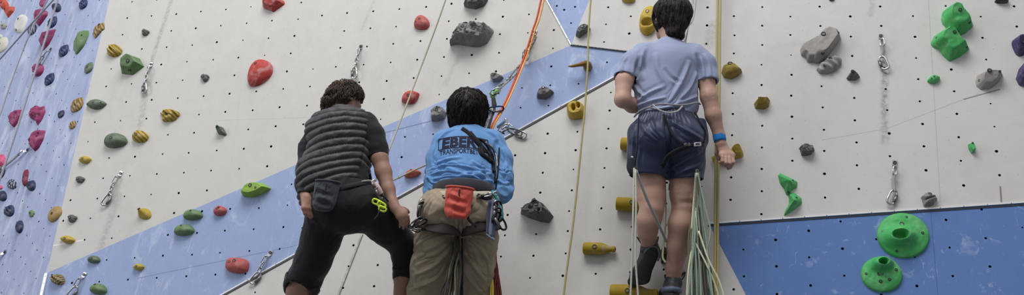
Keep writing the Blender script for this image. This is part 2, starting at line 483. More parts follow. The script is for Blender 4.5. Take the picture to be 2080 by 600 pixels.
def jac(pl, cx, cy):
    return (hit(pl, cx + 1, cy) - hit(pl, cx - 1, cy)) / 2, (hit(pl, cx, cy + 1) - hit(pl, cx, cy - 1)) / 2
hold_rs = np.random.RandomState(5)
def bolt_on(root, mb_c, nrm, r=.008):
    """socket with its bolt head"""
    u = unit(np.cross(nrm, [0.3, .2, 1])); w = np.cross(nrm, u); mb = MB(); n = 12
    prof = [(r * 1.25, -.004), (r * 1.25, .0012), (r * .95, .0012), (r * .85, -.002), (r * .8, -.002), (r * .72, .0005), (r * .4, .0005), (r * .34, -.002)]
    V = []
    for (rr, z) in prof:
        V += [mb_c + nrm * z + (u * math.cos(a) + w * math.sin(a)) * rr for a in np.arange(n) * 2 * math.pi / n]
    F = [(i * n + k, i * n + (k + 1) % n, (i + 1) * n + (k + 1) % n, (i + 1) * n + k) for i in range(len(prof) - 1) for k in range(n)]
    F.append(tuple((len(prof) - 1) * n + k for k in range(n)))
    mi = [0] * (n * 3) + [1] * (len(F) - n * 3)
    mb.v = [np.array(V)]; mb.f = F; mb.mi = mi; mb.n = len(V)
    return mb.build('bolt', [hole_mat, steel_dark], root, smooth=False)

def hold(pl, cx, cy, w, h, label, color='grey', shape='oval', rot=0, H=None, prof='dome', peak=(0, 0), bolts=((0, 0),), rough=.0, nz=(9, .1),
         stripes=False, poly=None, cat='climbing hold', group=None, fn=None, name='climbing_hold', mat=None, n=40, rings=12, flat=False, shift=.45, chalk=.25, spec=.3):
    plane = PL[pl]; nrm = plane[1]
    if H is None: H = .0011 * min(w, h) + .012
    if pl == 'L': H = H * .5
    lift = H * 135 * shift
    if poly is not None:
        o2 = resample(poly, n); c0 = np.array([(o2[:, 0].min() + o2[:, 0].max()) / 2, (o2[:, 1].min() + o2[:, 1].max()) / 2])
        w = np.ptp(o2[:, 0]); h = np.ptp(o2[:, 1]); cx, cy = c0; loc = o2 - c0
    else:
        if shape == 'leaf' and abs(rot) > 50: w, h = h, w
        o2 = outl(shape, n) * [w / 2, h / 2]; a = math.radians(rot)
        loc = o2 @ np.array([[math.cos(a), math.sin(a)], [-math.sin(a), math.cos(a)]])   # y up, rot anticlockwise in view
        loc[:, 1] *= -1
        w, h = np.ptp(loc[:, 0]), np.ptp(loc[:, 1])
    hh = max(h - lift * .8, h * .62); loc[:, 1] *= hh / h; by = cy + (h - hh) / 2
    base = hit(plane, cx, by); Jx, Jy = jac(plane, cx, by)
    m = mat or hmat(color, STR.get(color) if stripes else None, chalk, spec)
    root = empty(name, base, label, cat, group)
    pk = np.array([peak[0] * w / 2, -peak[1] * hh / 2])
    V = []; seed = hold_rs.uniform(0, 40, 3)
    rr = np.linspace(1, 0, rings + 1)[:-1]
    UV = []; RHO = []
    for r in rr:
        UV.append(loc * r + pk * (1 - r)); RHO.append(np.full(n, r))
    UV.append(pk[None]); RHO.append(np.zeros(1))
    UV = np.vstack(UV); RHO = np.concatenate(RHO)
    un = UV / [w / 2, -h / 2]
    if fn: z = fn(un[:, 0], un[:, 1], RHO) * H
    elif prof == 'dome': z = H * np.sqrt(np.clip(1 - RHO ** 2.2, 0, 1))
    elif prof == 'wedge': z = H * np.clip((1 - RHO) * 2.6, 0, 1) * (1 + .35 * un[:, 1] - .15 * un[:, 0])
    elif prof == 'cone': z = H * (1 - RHO) ** .8
    elif prof == 'plateau': z = H * np.clip((1 - RHO) * 3.2, 0, 1) ** .7
    elif prof == 'jug': z = H * np.sqrt(np.clip(1 - RHO ** 2.4, 0, 1)) * (1 - .55 * np.exp(-((un[:, 0] / .45) ** 2 + ((un[:, 1] - .45) / .28) ** 2)))
    elif prof == 'ridged': z = H * np.sqrt(np.clip(1 - RHO ** 2.2, 0, 1)) * (.82 + .18 * np.sin((un[:, 0] * .8 + un[:, 1] * .9) * 9))
    elif prof == 'pinch': z = H * np.sqrt(np.clip(1 - RHO ** 2, 0, 1)) * (.55 + .45 * np.exp(-(un[:, 0] / .35) ** 2))
    P3d = base + UV[:, :1] * Jx + UV[:, 1:] * Jy + nrm * z[:, None]
    if rough:
        q = P3d * nz[0] * 3 + seed
        d = fbm(q, 3)
        if flat: d = np.round(d * 3) / 3 * .8 + d * .2
        inner = np.clip((1 - RHO) * 4, 0, 1)
        P3d = P3d + nrm * (d * rough * inner)[:, None] + np.stack([fbm(q + 9, 2), fbm(q + 21, 2), fbm(q + 33, 2)], 1) * rough * .35 * np.clip(RHO * 0 + .3 + inner, 0, 1)[:, None]
        dist = (P3d - base) @ nrm; P3d -= nrm * np.minimum(dist - 0.0, 0)[:, None]
    else:
        P3d += nrm * (fbm(P3d * 40 + seed, 2) * H * .035 * np.clip((1 - RHO) * 4, 0, 1))[:, None]
    # wall-side skirt
    back = P3d[:n] - nrm * .006
    V = np.vstack([back, P3d]); F = [tuple(range(n))]
    nr = rings
    for i in range(nr):
        for k in range(n):
            F.append((i * n + k, i * n + (k + 1) % n, (i + 1) * n + (k + 1) % n, (i + 1) * n + k))
    top = len(V) - 1
    for k in range(n): F.append((nr * n + k, nr * n + (k + 1) % n, top))
    # face order towards the room
    a, b_, c_ = V[n], V[n + 1], V[2 * n]
    if np.cross(b_ - a, c_ - a) @ nrm < 0: F = [f[::-1] for f in F]
    body = mesh_np('body', V, F, m, root, smooth=not flat)
    if len(P3d):
        body.data.set_sharp_from_angle(angle=math.radians(50)) if not flat else None
    for bt in bolts:
        u, v = bt[0] * w / 2, -bt[1] * hh / 2
        k = np.argmin(((UV - [u, v]) ** 2).sum(1))
        # local normal
        q = P3d[k]; near = np.argsort(((UV - UV[k]) ** 2).sum(1))[:10]; A = P3d[near] - P3d[near].mean(0)
        nn = np.linalg.svd(A)[2][2]; nn = nn if nn @ nrm > 0 else -nn
        nn = unit(nn + nrm * .6)
        bolt_on(root, P3d[near].mean(0) * .3 + q * .7 + nn * .001, nn, bt[2] if len(bt) > 2 else min(.008, .0011 * min(w, h) * .18 + .003))
    return root

G = 'resin climbing holds'
# ---- pale blue side wall (far left)
h_ = hold
h_('L', 8, 7, 17, 26, 'orange-red wedge hold in the top left corner, topmost of the two red ones', 'orange', 'drop', 200, H=.05, prof='wedge')
h_('L', 20, 24, 24, 28, 'brick red triangular hold just below the orange one in the top left corner', 'orange', 'drop', 170, H=.06, prof='wedge', poly=[(10, 18), (17, 11), (31, 13), (29, 22), (17, 37), (13, 28)], bolts=((-.3, .3),))
h_('L', 42, 48, 22, 40, 'long white two-bolt hold between red and magenta holds on side wall', 'white', 'squarish', -22, H=.035, prof='plateau', bolts=((-.1, .45), (-.4, -.75)))
h_('L', 8, 53, 13, 13, 'tiny whitish grey hold below the brick red triangle', 'palegrey', 'rough', 0, H=.03)
h_('L', 5, 91, 20, 36, 'cream oblong hold at left frame edge, under the tiny whitish ones', 'cream', 'oval', -25, H=.045)
h_('L', 2, 74, 7, 9, 'tiny white hold at the left frame edge above the cream one', 'cream', 'oval', 0, H=.02, bolts=())
h_('L', 88, 6, 12, 18, 'small magenta hold cut by the top edge, above the big magenta block', 'magenta', 'squarish', -20, H=.04, bolts=())
h_('L', 84, 35, 27, 38, 'blocky magenta hold with a dark bolt, by the crossing ropes', 'magenta', H=.07, prof='plateau', poly=[(72, 30), (77, 18), (86, 16), (98, 23), (97, 30), (87, 45), (80, 54), (73, 46)], peak=(0, .1), bolts=((-.3, .05, .009),))
h_('L', 66, 60, 16, 27, 'navy blue hold touching the lower left of the big magenta block', 'navy', 'leaf', 65, H=.05, stripes=True, bolts=())
h_('L', 116, 15, 17, 20, 'navy wedge hold at the top, right of the rope', 'navy', 'shell', -10, H=.05, prof='wedge')
h_('L', 107, 45, 16, 30, 'blue grooved hold behind the rope, above the long magenta wedge', 'blue', 'leaf', 60, H=.05, prof='ridged', stripes=True)
h_('L', 97, 80, 33, 48, 'long magenta wedge hold with dark red end, crossed by the rope', 'magenta', H=.08, prof='wedge', poly=[(95, 62), (114, 57), (109, 72), (100, 90), (88, 104), (81, 87), (88, 76)], bolts=((.1, .1),))
h_('L', 130, 103, 17, 31, 'blue grooved hold highest of the free standing blue row right of the rope', 'blue', 'leaf', 60, H=.045, prof='ridged', stripes=True)
h_('L', 78, 142, 22, 28, 'magenta hold half hidden behind the upper steel carabiner', 'magenta', 'shell', 170, H=.06, rough=.01)
h_('L', 101, 161, 17, 32, 'blue grooved hold right below the upper steel carabiner', 'blue', 'leaf', 60, H=.045, prof='ridged', stripes=True)
h_('L', 33, 240, 26, 39, 'magenta half-moon hold with pockets, left of the rope', 'magenta', H=.07, prof='jug', poly=[(20, 238), (24, 227), (33, 222), (46, 221), (44, 235), (36, 250), (29, 260), (22, 252)], rough=.008, bolts=((.2, .5), (.5, .6)))
h_('L', 76, 232, 36, 42, 'chunky star-shaped magenta hold right of the rope', 'magenta', H=.08, prof='cone', poly=[(58, 230), (63, 218), (74, 212), (82, 216), (90, 214), (93, 226), (86, 242), (77, 256), (73, 246), (62, 240)], rough=.016, bolts=((-.1, .8),))
h_('L', 76, 285, 32, 46, 'magenta half-moon hold with round pockets, lowest of three magenta', 'magenta', H=.08, prof='jug', poly=[(61, 280), (67, 268), (78, 262), (93, 264), (89, 282), (80, 300), (72, 308), (65, 300)], rough=.008, bolts=((-.45, -.05, .009), (.2, .3, .006), (.5, .65, .006)))
h_('L', 125, 232, 11, 20, 'small navy pebble hold beside the chunky star-shaped magenta one', 'navy', 'leaf', 60, H=.035)
h_('L', 170, 8, 15, 26, 'dark blue grooved hold at the top edge, left of the corner', 'blue', 'leaf', 62, H=.05, prof='ridged', stripes=True)
h_('L', 165, 86, 32, 54, 'large green fang-shaped hold on the side wall', 'green', H=.07, prof='pinch', poly=[(180, 60), (182, 68), (172, 92), (160, 108), (155, 112), (149, 100), (150, 84), (160, 64), (170, 60)], bolts=((.3, .5, .006),))
h_('L', 200, 61, 20, 34, 'gold banded hold at the upper corner edge', 'gold', H=.05, prof='ridged', poly=[(189, 70), (193, 55), (204, 46), (212, 45), (211, 58), (202, 70), (194, 79)], stripes=True, bolts=((.4, .6),))
h_('L', 181, 138, 15, 28, 'small green leaf-shaped hold below the fang-shaped one', 'dullgreen', 'leaf', 62, H=.035, bolts=((.1, .2, .004), (-.1, -.1, .003)))
h_('L', 157, 213, 22, 38, 'gold banded hold mid height near the corner edge', 'gold', 'leaf', 58, H=.05, prof='ridged', stripes=True)
h_('L', 148, 254, 13, 21, 'small gold banded hold just below the mid height gold one', 'gold', 'leaf', 62, H=.035, prof='ridged', stripes=True)
h_('L', 112, 435, 22, 38, 'tan gold oval hold low on the corner edge', 'gold', 'oval', -30, H=.05)
h_('L', 4, 326, 15, 26, 'bright pink hold at the left frame edge by the lower carabiner', 'pink', 'squarish', 0, H=.05, rough=.01)
h_('L', 3, 351, 14, 26, 'navy hold at the left frame edge under the pink one', 'navy', 'oval', -20, H=.05)
h_('L', 2, 381, 8, 9, 'tiny pink hold at the left frame edge', 'pink', 'oval', 0, H=.03, bolts=())
h_('L', 53, 361, 13, 36, 'dark red peanut-shaped hold touching a navy wedge', 'maroon', 'peanut', -8, H=.045)
h_('L', 65, 377, 16, 24, 'navy wedge hold at the foot of the red peanut-shaped one', 'navy', 'shell', -15, H=.05, prof='wedge')
h_('L', 25, 374, 19, 22, 'navy half-moon hold with a pale stripe, left of red peanut', 'navy', 'shell', 0, H=.05, prof='ridged', stripes=True)
h_('L', 6, 398, 17, 23, 'navy hold at the left edge, below the striped half-moon', 'navy', 'shell', -5, H=.05)
h_('L', 20, 428, 20, 26, 'navy rounded hold with dark grooves, lowest of three half-moons', 'navy', 'shell', -25, H=.05, prof='ridged')
h_('L', 65, 434, 11, 15, 'tiny green hold low on the side wall', 'green', 'rough', 0, H=.03)
h_('L', 41, 461, 14, 28, 'navy egg-shaped hold with chalk on top, lowest on side wall', 'navy', 'oval', -8, H=.05, chalk=.5)
# ---- grey main wall
h_('M', 233, 102, 29, 28, 'yellow striped shell hold, highest on the grey wall left side', 'yellow', 'shell', 15, H=.05, stripes=True, prof='ridged', bolts=((-.1, .1),))
h_('M', 269, 131, 47, 45, 'green faceted block hold with two bolts', 'green', H=.075, prof='wedge', poly=[(247, 141), (252, 125), (270, 110), (284, 116), (293, 134), (270, 153), (247, 150)], peak=(.1, .2), bolts=((.1, .05, .011), (0, -.7, .008)))
h_('M', 296, 66, 14, 14, 'tiny grey knob hold above the steel chain, far left', 'greygreen', 'rough', 0, H=.03, rough=.006)
h_('M', 197, 212, 40, 22, 'dull green leaf-shaped hold beside the corner', 'dullgreen', 'leaf', 5, H=.045, bolts=((0, 0, .005), (.7, .1, .004)))
h_('M', 236, 285, 46, 32, 'dull green rounded dome hold, left of a yellow one', 'dullgreen', 'half', 10, H=.06)
h_('M', 286, 277, 31, 27, 'yellow striped hold touching the right of the green dome', 'yellow', 'shell', 10, H=.05, stripes=True, bolts=((-.1, 0),))
h_('M', 345, 234, 37, 27, 'crinkled yellow hold, rightmost of the yellow ones on upper left', 'yellow', 'rough', 0, H=.045, rough=.016, stripes=True, prof='ridged')
h_('M', 174, 325, 25, 17, 'small yellow oval hold just right of the corner edge', 'yellow', 'leaf', 8, H=.035)
h_('M', 164, 365, 16, 15, 'tiny grey-green knob under the small yellow oval hold', 'greygreen', 'rough', 0, H=.03)
h_('M', 148, 444, 17, 17, 'tiny grey knob above the low yellow oval hold', 'greygreen', 'rough', 0, H=.03)
h_('M', 139, 487, 29, 18, 'low yellow oval hold with centre bolt near the corner', 'yellow', 'leaf', -8, H=.04)
h_('M', 295, 434, 26, 26, 'yellow cone-shaped hold just above the blue band', 'yellow', 'shell', -10, H=.055, prof='cone', peak=(-.3, .5), bolts=((-.3, .55),))
h_('M', 417, 158, 15, 17, 'tiny dark grey hold alone on the grey wall, higher of two', 'darkgrey', 'rough', 20, H=.03)
h_('M', 451, 266, 20, 23, 'small dark grey wedge hold left of the vest wearer', 'greygreen', H=.045, prof='wedge', poly=[(442, 261), (447, 256), (453, 257), (461, 273), (459, 277), (444, 273)], bolts=((-.2, .6),))
h_('M', 527, 149, 43, 64, 'large red egg-shaped hold dusted with chalk', 'red', 'drop', -35, H=.055, bolts=((.0, .55, .007),), chalk=.55, peak=(0, .1))
h_('M', 556, 9, 46, 32, 'red triangular hold cut off by the top edge', 'red', H=.06, prof='wedge', poly=[(533, 8), (540, -6), (562, -12), (577, 0), (579, 7), (556, 25), (536, 17)], bolts=((.2, .1, .007), (-.1, -.6, .005)))
h_('M', 856, 47, 31, 32, 'dull red rounded hold beside the thin climbing rope', 'dullred', 'drop', -55, H=.045, bolts=((0, .25, .006), (-.5, -.1, .004)))
h_('M', 834, 198, 40, 28, 'red leaf-shaped hold crossed by the thin rope', 'red', 'leaf', 28, H=.045, chalk=.4)
def rocky(pl, cx, cy, w, h, label, color='grey', poly=None, H=.06, rg=.022, bolts=((0, .2),), peak=(0, 0), **k):
    return hold(pl, cx, cy, w, h, label, color, 'rough', k.pop('rot', 0), H=H, prof='plateau', poly=poly, rough=rg, nz=k.pop('nz', (8, .1)), bolts=bolts, peak=peak, flat=k.pop('flat', True), chalk=.3, n=k.pop('n', 36), rings=k.pop('rings', 12), **k)
rocky('M', 967, 7, 50, 26, 'dark rock-textured hold cut off by the top edge', 'darkgrey', poly=[(943, 12), (950, -6), (975, -14), (992, -2), (985, 11), (966, 19), (950, 17)])
rocky('M', 958, 73, 88, 48, 'big grey rock-shaped hold with sharp facets', 'grey', H=.10, rg=.03, n=64, rings=20, poly=[(914, 93), (919, 76), (929, 67), (932, 52), (958, 50), (978, 48), (1001, 55), (1003, 62), (990, 86), (974, 96), (957, 95), (930, 90)], bolts=((-.2, .3, .009), (-.5, -.2, .008)))
rocky('M', 1009, 158, 24, 18, 'small grey rock hold beside the twisted black ropes', 'grey', H=.04, rg=.012)
rocky('U', 1184, 65, 30, 27, 'dark grey hold at top with a rope in front, right of blue triangle', 'darkgrey', H=.05, rg=.012, poly=[(1169, 72), (1171, 62), (1180, 54), (1194, 52), (1200, 57), (1190, 68), (1176, 78)])
rocky('M', 891, 232, 33, 34, 'grey rock hold left of the dark haired person\'s head', 'grey', H=.06, rg=.016, poly=[(876, 236), (876, 225), (886, 216), (900, 217), (908, 228), (904, 241), (890, 247), (878, 247)])
rocky('M', 1107, 190, 37, 29, 'dark grey rounded rock hold in the middle of the blue band', 'darkgrey', H=.055, rg=.008, flat=False, poly=[(1090, 196), (1093, 185), (1103, 177), (1114, 178), (1126, 186), (1118, 196), (1108, 203), (1092, 201)], bolts=((-.1, .6, .008),))
# ---- on the blue band
h_('M', 521, 385, 61, 34, 'lime green half-dome hold on the blue band', 'lime', H=.065, prof='plateau', poly=[(491, 394), (500, 378), (515, 370), (534, 370), (545, 376), (551, 382), (535, 394), (512, 402), (495, 400)], bolts=((-.1, .3, .01), (.25, 0, .006)), chalk=.15)
h_('M', 393, 436, 39, 24, 'dull green rounded hold, upper of a pair on the blue band', 'green', 'half', 6, H=.05, bolts=((.1, .4, .005),))
h_('M', 375, 467, 41, 25, 'dull green rounded hold, lower of a pair on the blue band', 'green', 'half', 8, H=.05, bolts=((.0, .5, .005),))
h_('M', 448, 428, 26, 22, 'small red chalky hold right of the green pair', 'dullred', 'shell', 20, H=.045, prof='jug', bolts=((0, .2, .009),), chalk=.5)
h_('M', 483, 539, 47, 34, 'dull red rounded square hold with two bolts', 'dullred', 'squarish', -5, H=.055, bolts=((-.4, .3, .006), (0, .4, .009)), chalk=.3)
h_('M', 283, 543, 22, 16, 'small yellow hold low on the blue band', 'yellow', 'leaf', 5, H=.035)
h_('M', 192, 527, 25, 17, 'small dull green hold left on the blue band', 'dullgreen', 'half', 0, H=.035)
h_('M', 202, 587, 32, 25, 'dark green dome hold at the bottom edge on the blue band', 'green', 'half', 0, H=.055, bolts=((0, .6, .006),))
h_('M', 119, 567, 28, 24, 'tan ridged hold at the left tip of the blue band', 'tan', 'shell', -20, H=.05, prof='ridged', stripes=True, bolts=((-.4, .5),))
h_('M', 839, 352, 34, 20, 'orange-brown half-round hold behind a thin cord', 'rust', H=.05, poly=[(822, 359), (826, 350), (838, 343), (850, 344), (856, 350), (846, 360), (828, 363)], bolts=((0, .5, .005),))
# brown horn hold
def horn():
    pl = P1; n = pl[1]; b = hit(pl, 1190, 136)
    root = hold('M', 1194, 136, 17, 19, 'brown horn-shaped hold with a long thin beak pointing left', 'brown', 'oval', 0, H=.05, bolts=((0, .3, .006),))
    m = hmat('brown')
    a = [hit(pl, 1194, 136) - n * .005, hit(pl, 1193, 137) + n * .05, hit(pl, 1180, 142) + n * .07, hit(pl, 1166, 144) + n * .065, hit(pl, 1157, 143) + n * .055]
    P = catmull(a, 6); t = np.linspace(0, 1, len(P)); v, f = sweep(P, .03, 12, taper=np.interp(t, [0, .25, .5, .8, 1], [1, .9, .5, .32, .12]), flat=.8)
    mb = MB(); mb.add(v, f); mb.build('beak', m, root)
    return root
horn()
# ---- lower grey wall
h_('B', 1170, 225, 36, 37, 'olive yellow block hold with two large pockets', 'yellow', 'squarish', 10, H=.065, prof='plateau',
   fn=lambda u, v, r: np.clip((1 - r) * 3, 0, 1) ** .6 * (1 - .75 * np.exp(-(((u + .1) / .2) ** 2 + ((v - .0) / .3) ** 2) ** 2) - .75 * np.exp(-(((u - .42) / .18) ** 2 + ((v - .25) / .3) ** 2) ** 2)), bolts=(), n=56, rings=26)
rocky('B', 1091, 431, 68, 46, 'large dark grey boulder-shaped hold on the lower wall', 'darkgrey', H=.09, rg=.026, n=60, rings=18, poly=[(1057, 432), (1062, 418), (1080, 412), (1090, 407), (1102, 411), (1115, 425), (1124, 439), (1116, 453), (1098, 451), (1072, 442)], bolts=((.0, .7, .01), (.4, -.3, .007), (-.4, .4, .006)))
def bottle(px0, py0, px1, py1, rpx, label, pl=None, neck=True, off=.035):
    """a bottle-shaped hold lying sideways on the wall"""
    pl = pl or P2; n = pl[1]
    a = hit(pl, px0, py0); b = hit(pl, px1, py1); L = np.linalg.norm(b - a); k = np.linalg.norm(hit(pl, px0, py0 + 1) - a)
    r = rpx * k; root = empty('bottle_hold', (a + b) / 2, label, 'climbing hold', None)
    ax = unit(b - a)
    if neck: prof = [(0, .55), (.0, .9), (.03, 1.), (.55, 1.), (.66, .86), (.78, .56), (.90, .44), (.91, .5), (.98, .5), (1., .46), (1., .2)]
    else: prof = [(0, .6), (0, .92), (.03, 1), (.95, .97), (1, .9), (1, .5)]
    u = n; w = np.cross(ax, u); K = 24; V = []
    for s, q in prof: V += [a + ax * s * L + n * (r * .8) + (u * math.cos(t) + w * math.sin(t)) * r * q for t in np.arange(K) * 2 * math.pi / K]
    F = [(i * K + j, i * K + (j + 1) % K, (i + 1) * K + (j + 1) % K, (i + 1) * K + j) for i in range(len(prof) - 1) for j in range(K)]
    F += [tuple(range(K))[::-1], tuple((len(prof) - 1) * K + j for j in range(K))]
    me = mesh_np('body', V, F, hmat('bottle', chalk=.35), root); me.data.set_sharp_from_angle(angle=math.radians(40))
    bolt_on(root, a + ax * L * .38 + n * (r * 1.8), n, .011)
    if neck: bolt_on(root, b + n * r * .8 + ax * .0, unit(ax + n * .2), .008)
    return root
bottle(1187, 508, 1251, 510, 12, 'whole yellow bottle-shaped hold pointing right, on bare wall')
bottle(1254, 418, 1340, 424, 13, 'yellow bottle-shaped hold mostly behind the climber\'s lifted leg')
bottle(1263, 297, 1320, 300, 12, 'yellow bottle-shaped hold mostly hidden behind the navy shorts')
bottle(1242, 598, 1337, 600, 16, 'yellow bottle-shaped hold under the toes of the raised climbing shoe', neck=True)
bottle(1449, 331, 1500, 312, 9, 'yellow bottle-shaped hold behind the hanging hand', P3, neck=False)
h_('U', 1497, 309, 24, 28, 'square yellow end block beside the fingers of hanging hand', 'yellow', 'squarish', 20, H=.06, prof='wedge', bolts=())
h_('B', 1352, 519, 26, 34, 'dark hold between the climber\'s calves', 'black', 'rough', 0, H=.05)
# ---- upper right wall
h_('U', 1318, 42, 38, 62, 'yellow pocketed hold left of the tallest climber\'s ear', 'yellow', 'oval', -12, H=.075, prof='jug', fn=lambda u, v, r: np.sqrt(np.clip(1 - r ** 2.4, 0, 1)) * (1 - .8 * np.exp(-(((u + .2) / .55) ** 2 + ((v + .38) / .16) ** 2) ** 1.5)), bolts=((-.1, .3, .009),), n=48, rings=24)
h_('U', 1277, -1, 28, 16, 'yellow hold cut off by the top edge, above the climber\'s shoulder', 'yellow', 'oval', 0, H=.04, bolts=())
h_('U', 1486, 145, 43, 34, 'olive yellow dome hold right of the climber\'s sleeve', 'olive', H=.06, poly=[(1465, 147), (1468, 134), (1478, 128), (1492, 129), (1508, 144), (1500, 154), (1486, 162), (1470, 158)], bolts=((-.2, .6, .012),), chalk=.15)
h_('U', 1548, 211, 34, 25, 'small olive yellow wedge hold on the right grey wall', 'olive', H=.055, prof='wedge', poly=[(1531, 210), (1537, 203), (1564, 200), (1562, 216), (1552, 223), (1534, 221)], bolts=((-.3, .5, .008),), chalk=.1)
hold('U', 1645, 104, 42, 50, 'pale grey lobed hold peeking out behind the oblong one', 'palegrey', H=.05, prof='plateau', poly=[(1625, 100), (1629, 90), (1645, 82), (1664, 70), (1668, 100), (1660, 126), (1640, 128), (1636, 117), (1627, 113)], bolts=((-.4, .5, .005),), stripes=False)
hold('U', 1678, 92, 56, 78, 'pale grey oblong hold with three bolts, largest of the grey group', 'palegrey', H=.075, prof='plateau', poly=[(1650, 108), (1655, 80), (1672, 58), (1684, 53), (1702, 60), (1708, 76), (1694, 98), (1676, 122), (1663, 130), (1648, 127)], bolts=((-.3, .3, .011), (.75, .4, .008), (-.3, -.75, .008)), peak=(0, .1))
hold('U', 1685, 132, 52, 40, 'pale grey ribbed shell hold below the oblong grey one', 'palegrey', H=.055, prof='ridged', poly=[(1658, 142), (1666, 128), (1682, 117), (1700, 111), (1710, 117), (1709, 130), (1698, 144), (1682, 151), (1664, 150)], bolts=((.0, .3, .009), (-.4, -.4, .006), (.3, .9, .006)))
h_('U', 1733, 155, 29, 20, 'small dark grey wedge hold right of the pale grey group', 'darkgrey', H=.04, prof='wedge', poly=[(1719, 159), (1726, 147), (1733, 146), (1747, 156), (1738, 164), (1722, 164)], bolts=((-.3, .5, .007),))
rocky('U', 1638, 305, 29, 24, 'small dark grey rock hold near the upright green double hold', 'darkgrey', H=.045, rg=.010, bolts=((-.1, .2, .008),))
h_('U', 1886, 406, 30, 29, 'small grey pebble hold just above the joint cover of the deep blue panel', 'grey', 'rough', 0, H=.045, bolts=((.0, .6, .007),), fn=lambda u, v, r: np.sqrt(np.clip(1 - r ** 2.2, 0, 1)) * (1 - .4 * np.exp(-((v - u * .4) / .12) ** 2)))
h_('U', 2009, 163, 57, 40, 'grey two-bolt hold at the right, split by a ridge', 'palegrey', H=.06, prof='wedge', poly=[(1981, 164), (1984, 152), (2000, 145), (2024, 144), (2037, 149), (2029, 166), (2010, 182), (1992, 183), (1983, 175)], bolts=((-.25, .5, .01), (.5, .45, .006), (-.8, -.1, .005)))
# green pair
hold('U', 1943, 42, 66, 66, 'bright green saddle-shaped hold, upper of the big pair', 'bright', H=.09, prof='wedge', poly=[(1911, 38), (1914, 20), (1928, 9), (1944, 12), (1952, 26), (1974, 42), (1977, 52), (1960, 68), (1944, 75), (1930, 66), (1914, 48)], bolts=((-.1, .2, .008), (.65, -.35, .006), (0, -.85, .005)), spec=.5, chalk=.3)
hold('U', 1931, 91, 82, 68, 'bright green saddle-shaped hold, lower of the big pair', 'bright', H=.09, prof='wedge', poly=[(1890, 86), (1897, 70), (1914, 58), (1930, 58), (1944, 74), (1956, 90), (1970, 98), (1950, 115), (1928, 126), (1914, 112), (1908, 100), (1893, 94)], bolts=((-.0, .3, .008), (-.8, .2, .005), (.8, -.2, .005)), spec=.5, chalk=.3)
h_('U', 1896, 162, 27, 18, 'tiny bright green oval hold below the big green pair', 'bright', 'leaf', 15, H=.035, bolts=((-.1, .2, .004), (-.5, -.2, .003)))
h_('U', 1972, 301, 17, 23, 'tiny bright green tag-shaped hold at right centre', 'bright', H=.035, prof='plateau', poly=[(1966, 293), (1971, 290), (1977, 294), (1981, 308), (1973, 313), (1967, 303)], bolts=((-.2, .6, .004),))
hold('U', 1603, 372, 44, 52, 'green twisted hold with chalky top, upper of the slim pair', 'bright', H=.06, prof='cone', poly=[(1580, 354), (1585, 349), (1596, 355), (1608, 361), (1620, 368), (1619, 380), (1607, 388), (1606, 397), (1597, 397), (1593, 384), (1584, 372)], bolts=((.1, -.85, .005), (.45, .1, .004)), chalk=.8)
hold('U', 1611, 413, 36, 54, 'green pointed hold tapering down, lower of the slim pair', 'bright', H=.06, prof='cone', poly=[(1602, 392), (1612, 388), (1628, 401), (1629, 412), (1616, 424), (1600, 436), (1592, 440), (1594, 430), (1603, 412)], bolts=((.35, .3, .005),), chalk=.3)
h_('U', 2069, 95, 24, 40, 'purple hold at the right frame edge, upper of two', 'purple', 'squarish', 20, H=.07, prof='wedge', bolts=((.1, -.1, .008),))
h_('U', 2077, 151, 26, 54, 'dark purple block hold at the right frame edge, lower of two', 'purple', H=.08, prof='wedge', poly=[(2063, 160), (2069, 138), (2080, 124), (2096, 126), (2096, 170), (2084, 178), (2070, 174)], bolts=((-.2, -.2, .007),))
h_('U', 2034, 1, 28, 13, 'black hold cut off by the top right edge', 'black', 'half', 0, H=.05, bolts=())
h_('U', 1689, -2, 12, 9, 'tiny dark hold cut off by the top edge above pale grey group', 'black', 'oval', 0, H=.02, bolts=())
# green volcano-shaped holds on the deep blue wall
def volcano(cx, cy, w, h, cu, cv, cw, ch, label, rot, bolts, poly=None):
    def fn(u, v, r):
        e = np.sqrt(((u - cu) / cw) ** 2 + ((v - cv) / ch) ** 2)
        base = np.where(r > .97, .0, .07) + .42 * np.sqrt(np.clip(1 - r ** 2, 0, 1))
        lip = .70 * np.exp(-(np.clip(e - .85, 0, None) / .75) ** 2)
        hole = -.85 * np.clip(1 - (e / .82) ** 4, 0, 1)
        return base + lip * np.where(r > .97, 0, 1) + hole
    return hold('R', cx, cy, w, h, label, 'bright', 'oval', rot, H=.070, fn=fn, bolts=bolts, n=96, rings=48, peak=(cu * .8, cv * .8), shift=.22, spec=.5, chalk=.12)
volcano(1834, 478, 108, 94, -.2, -.14, .38, .25, 'large bright green disc hold with an oval pocket, upper of two', -12, ((-.08, .42, .009), (.1, .75, .005), (.7, .05, .006), (-.8, .1, .005), (-.25, -.75, .005)))
volcano(1790, 558, 86, 73, -.02, .52, .30, .24, 'bright green disc hold with a small top pocket, lower of two', -12, ((-.1, -.05, .012), (-.75, -.02, .005), (.65, .2, .006), (-.08, -.45, .007), (.35, -.35, .006)))
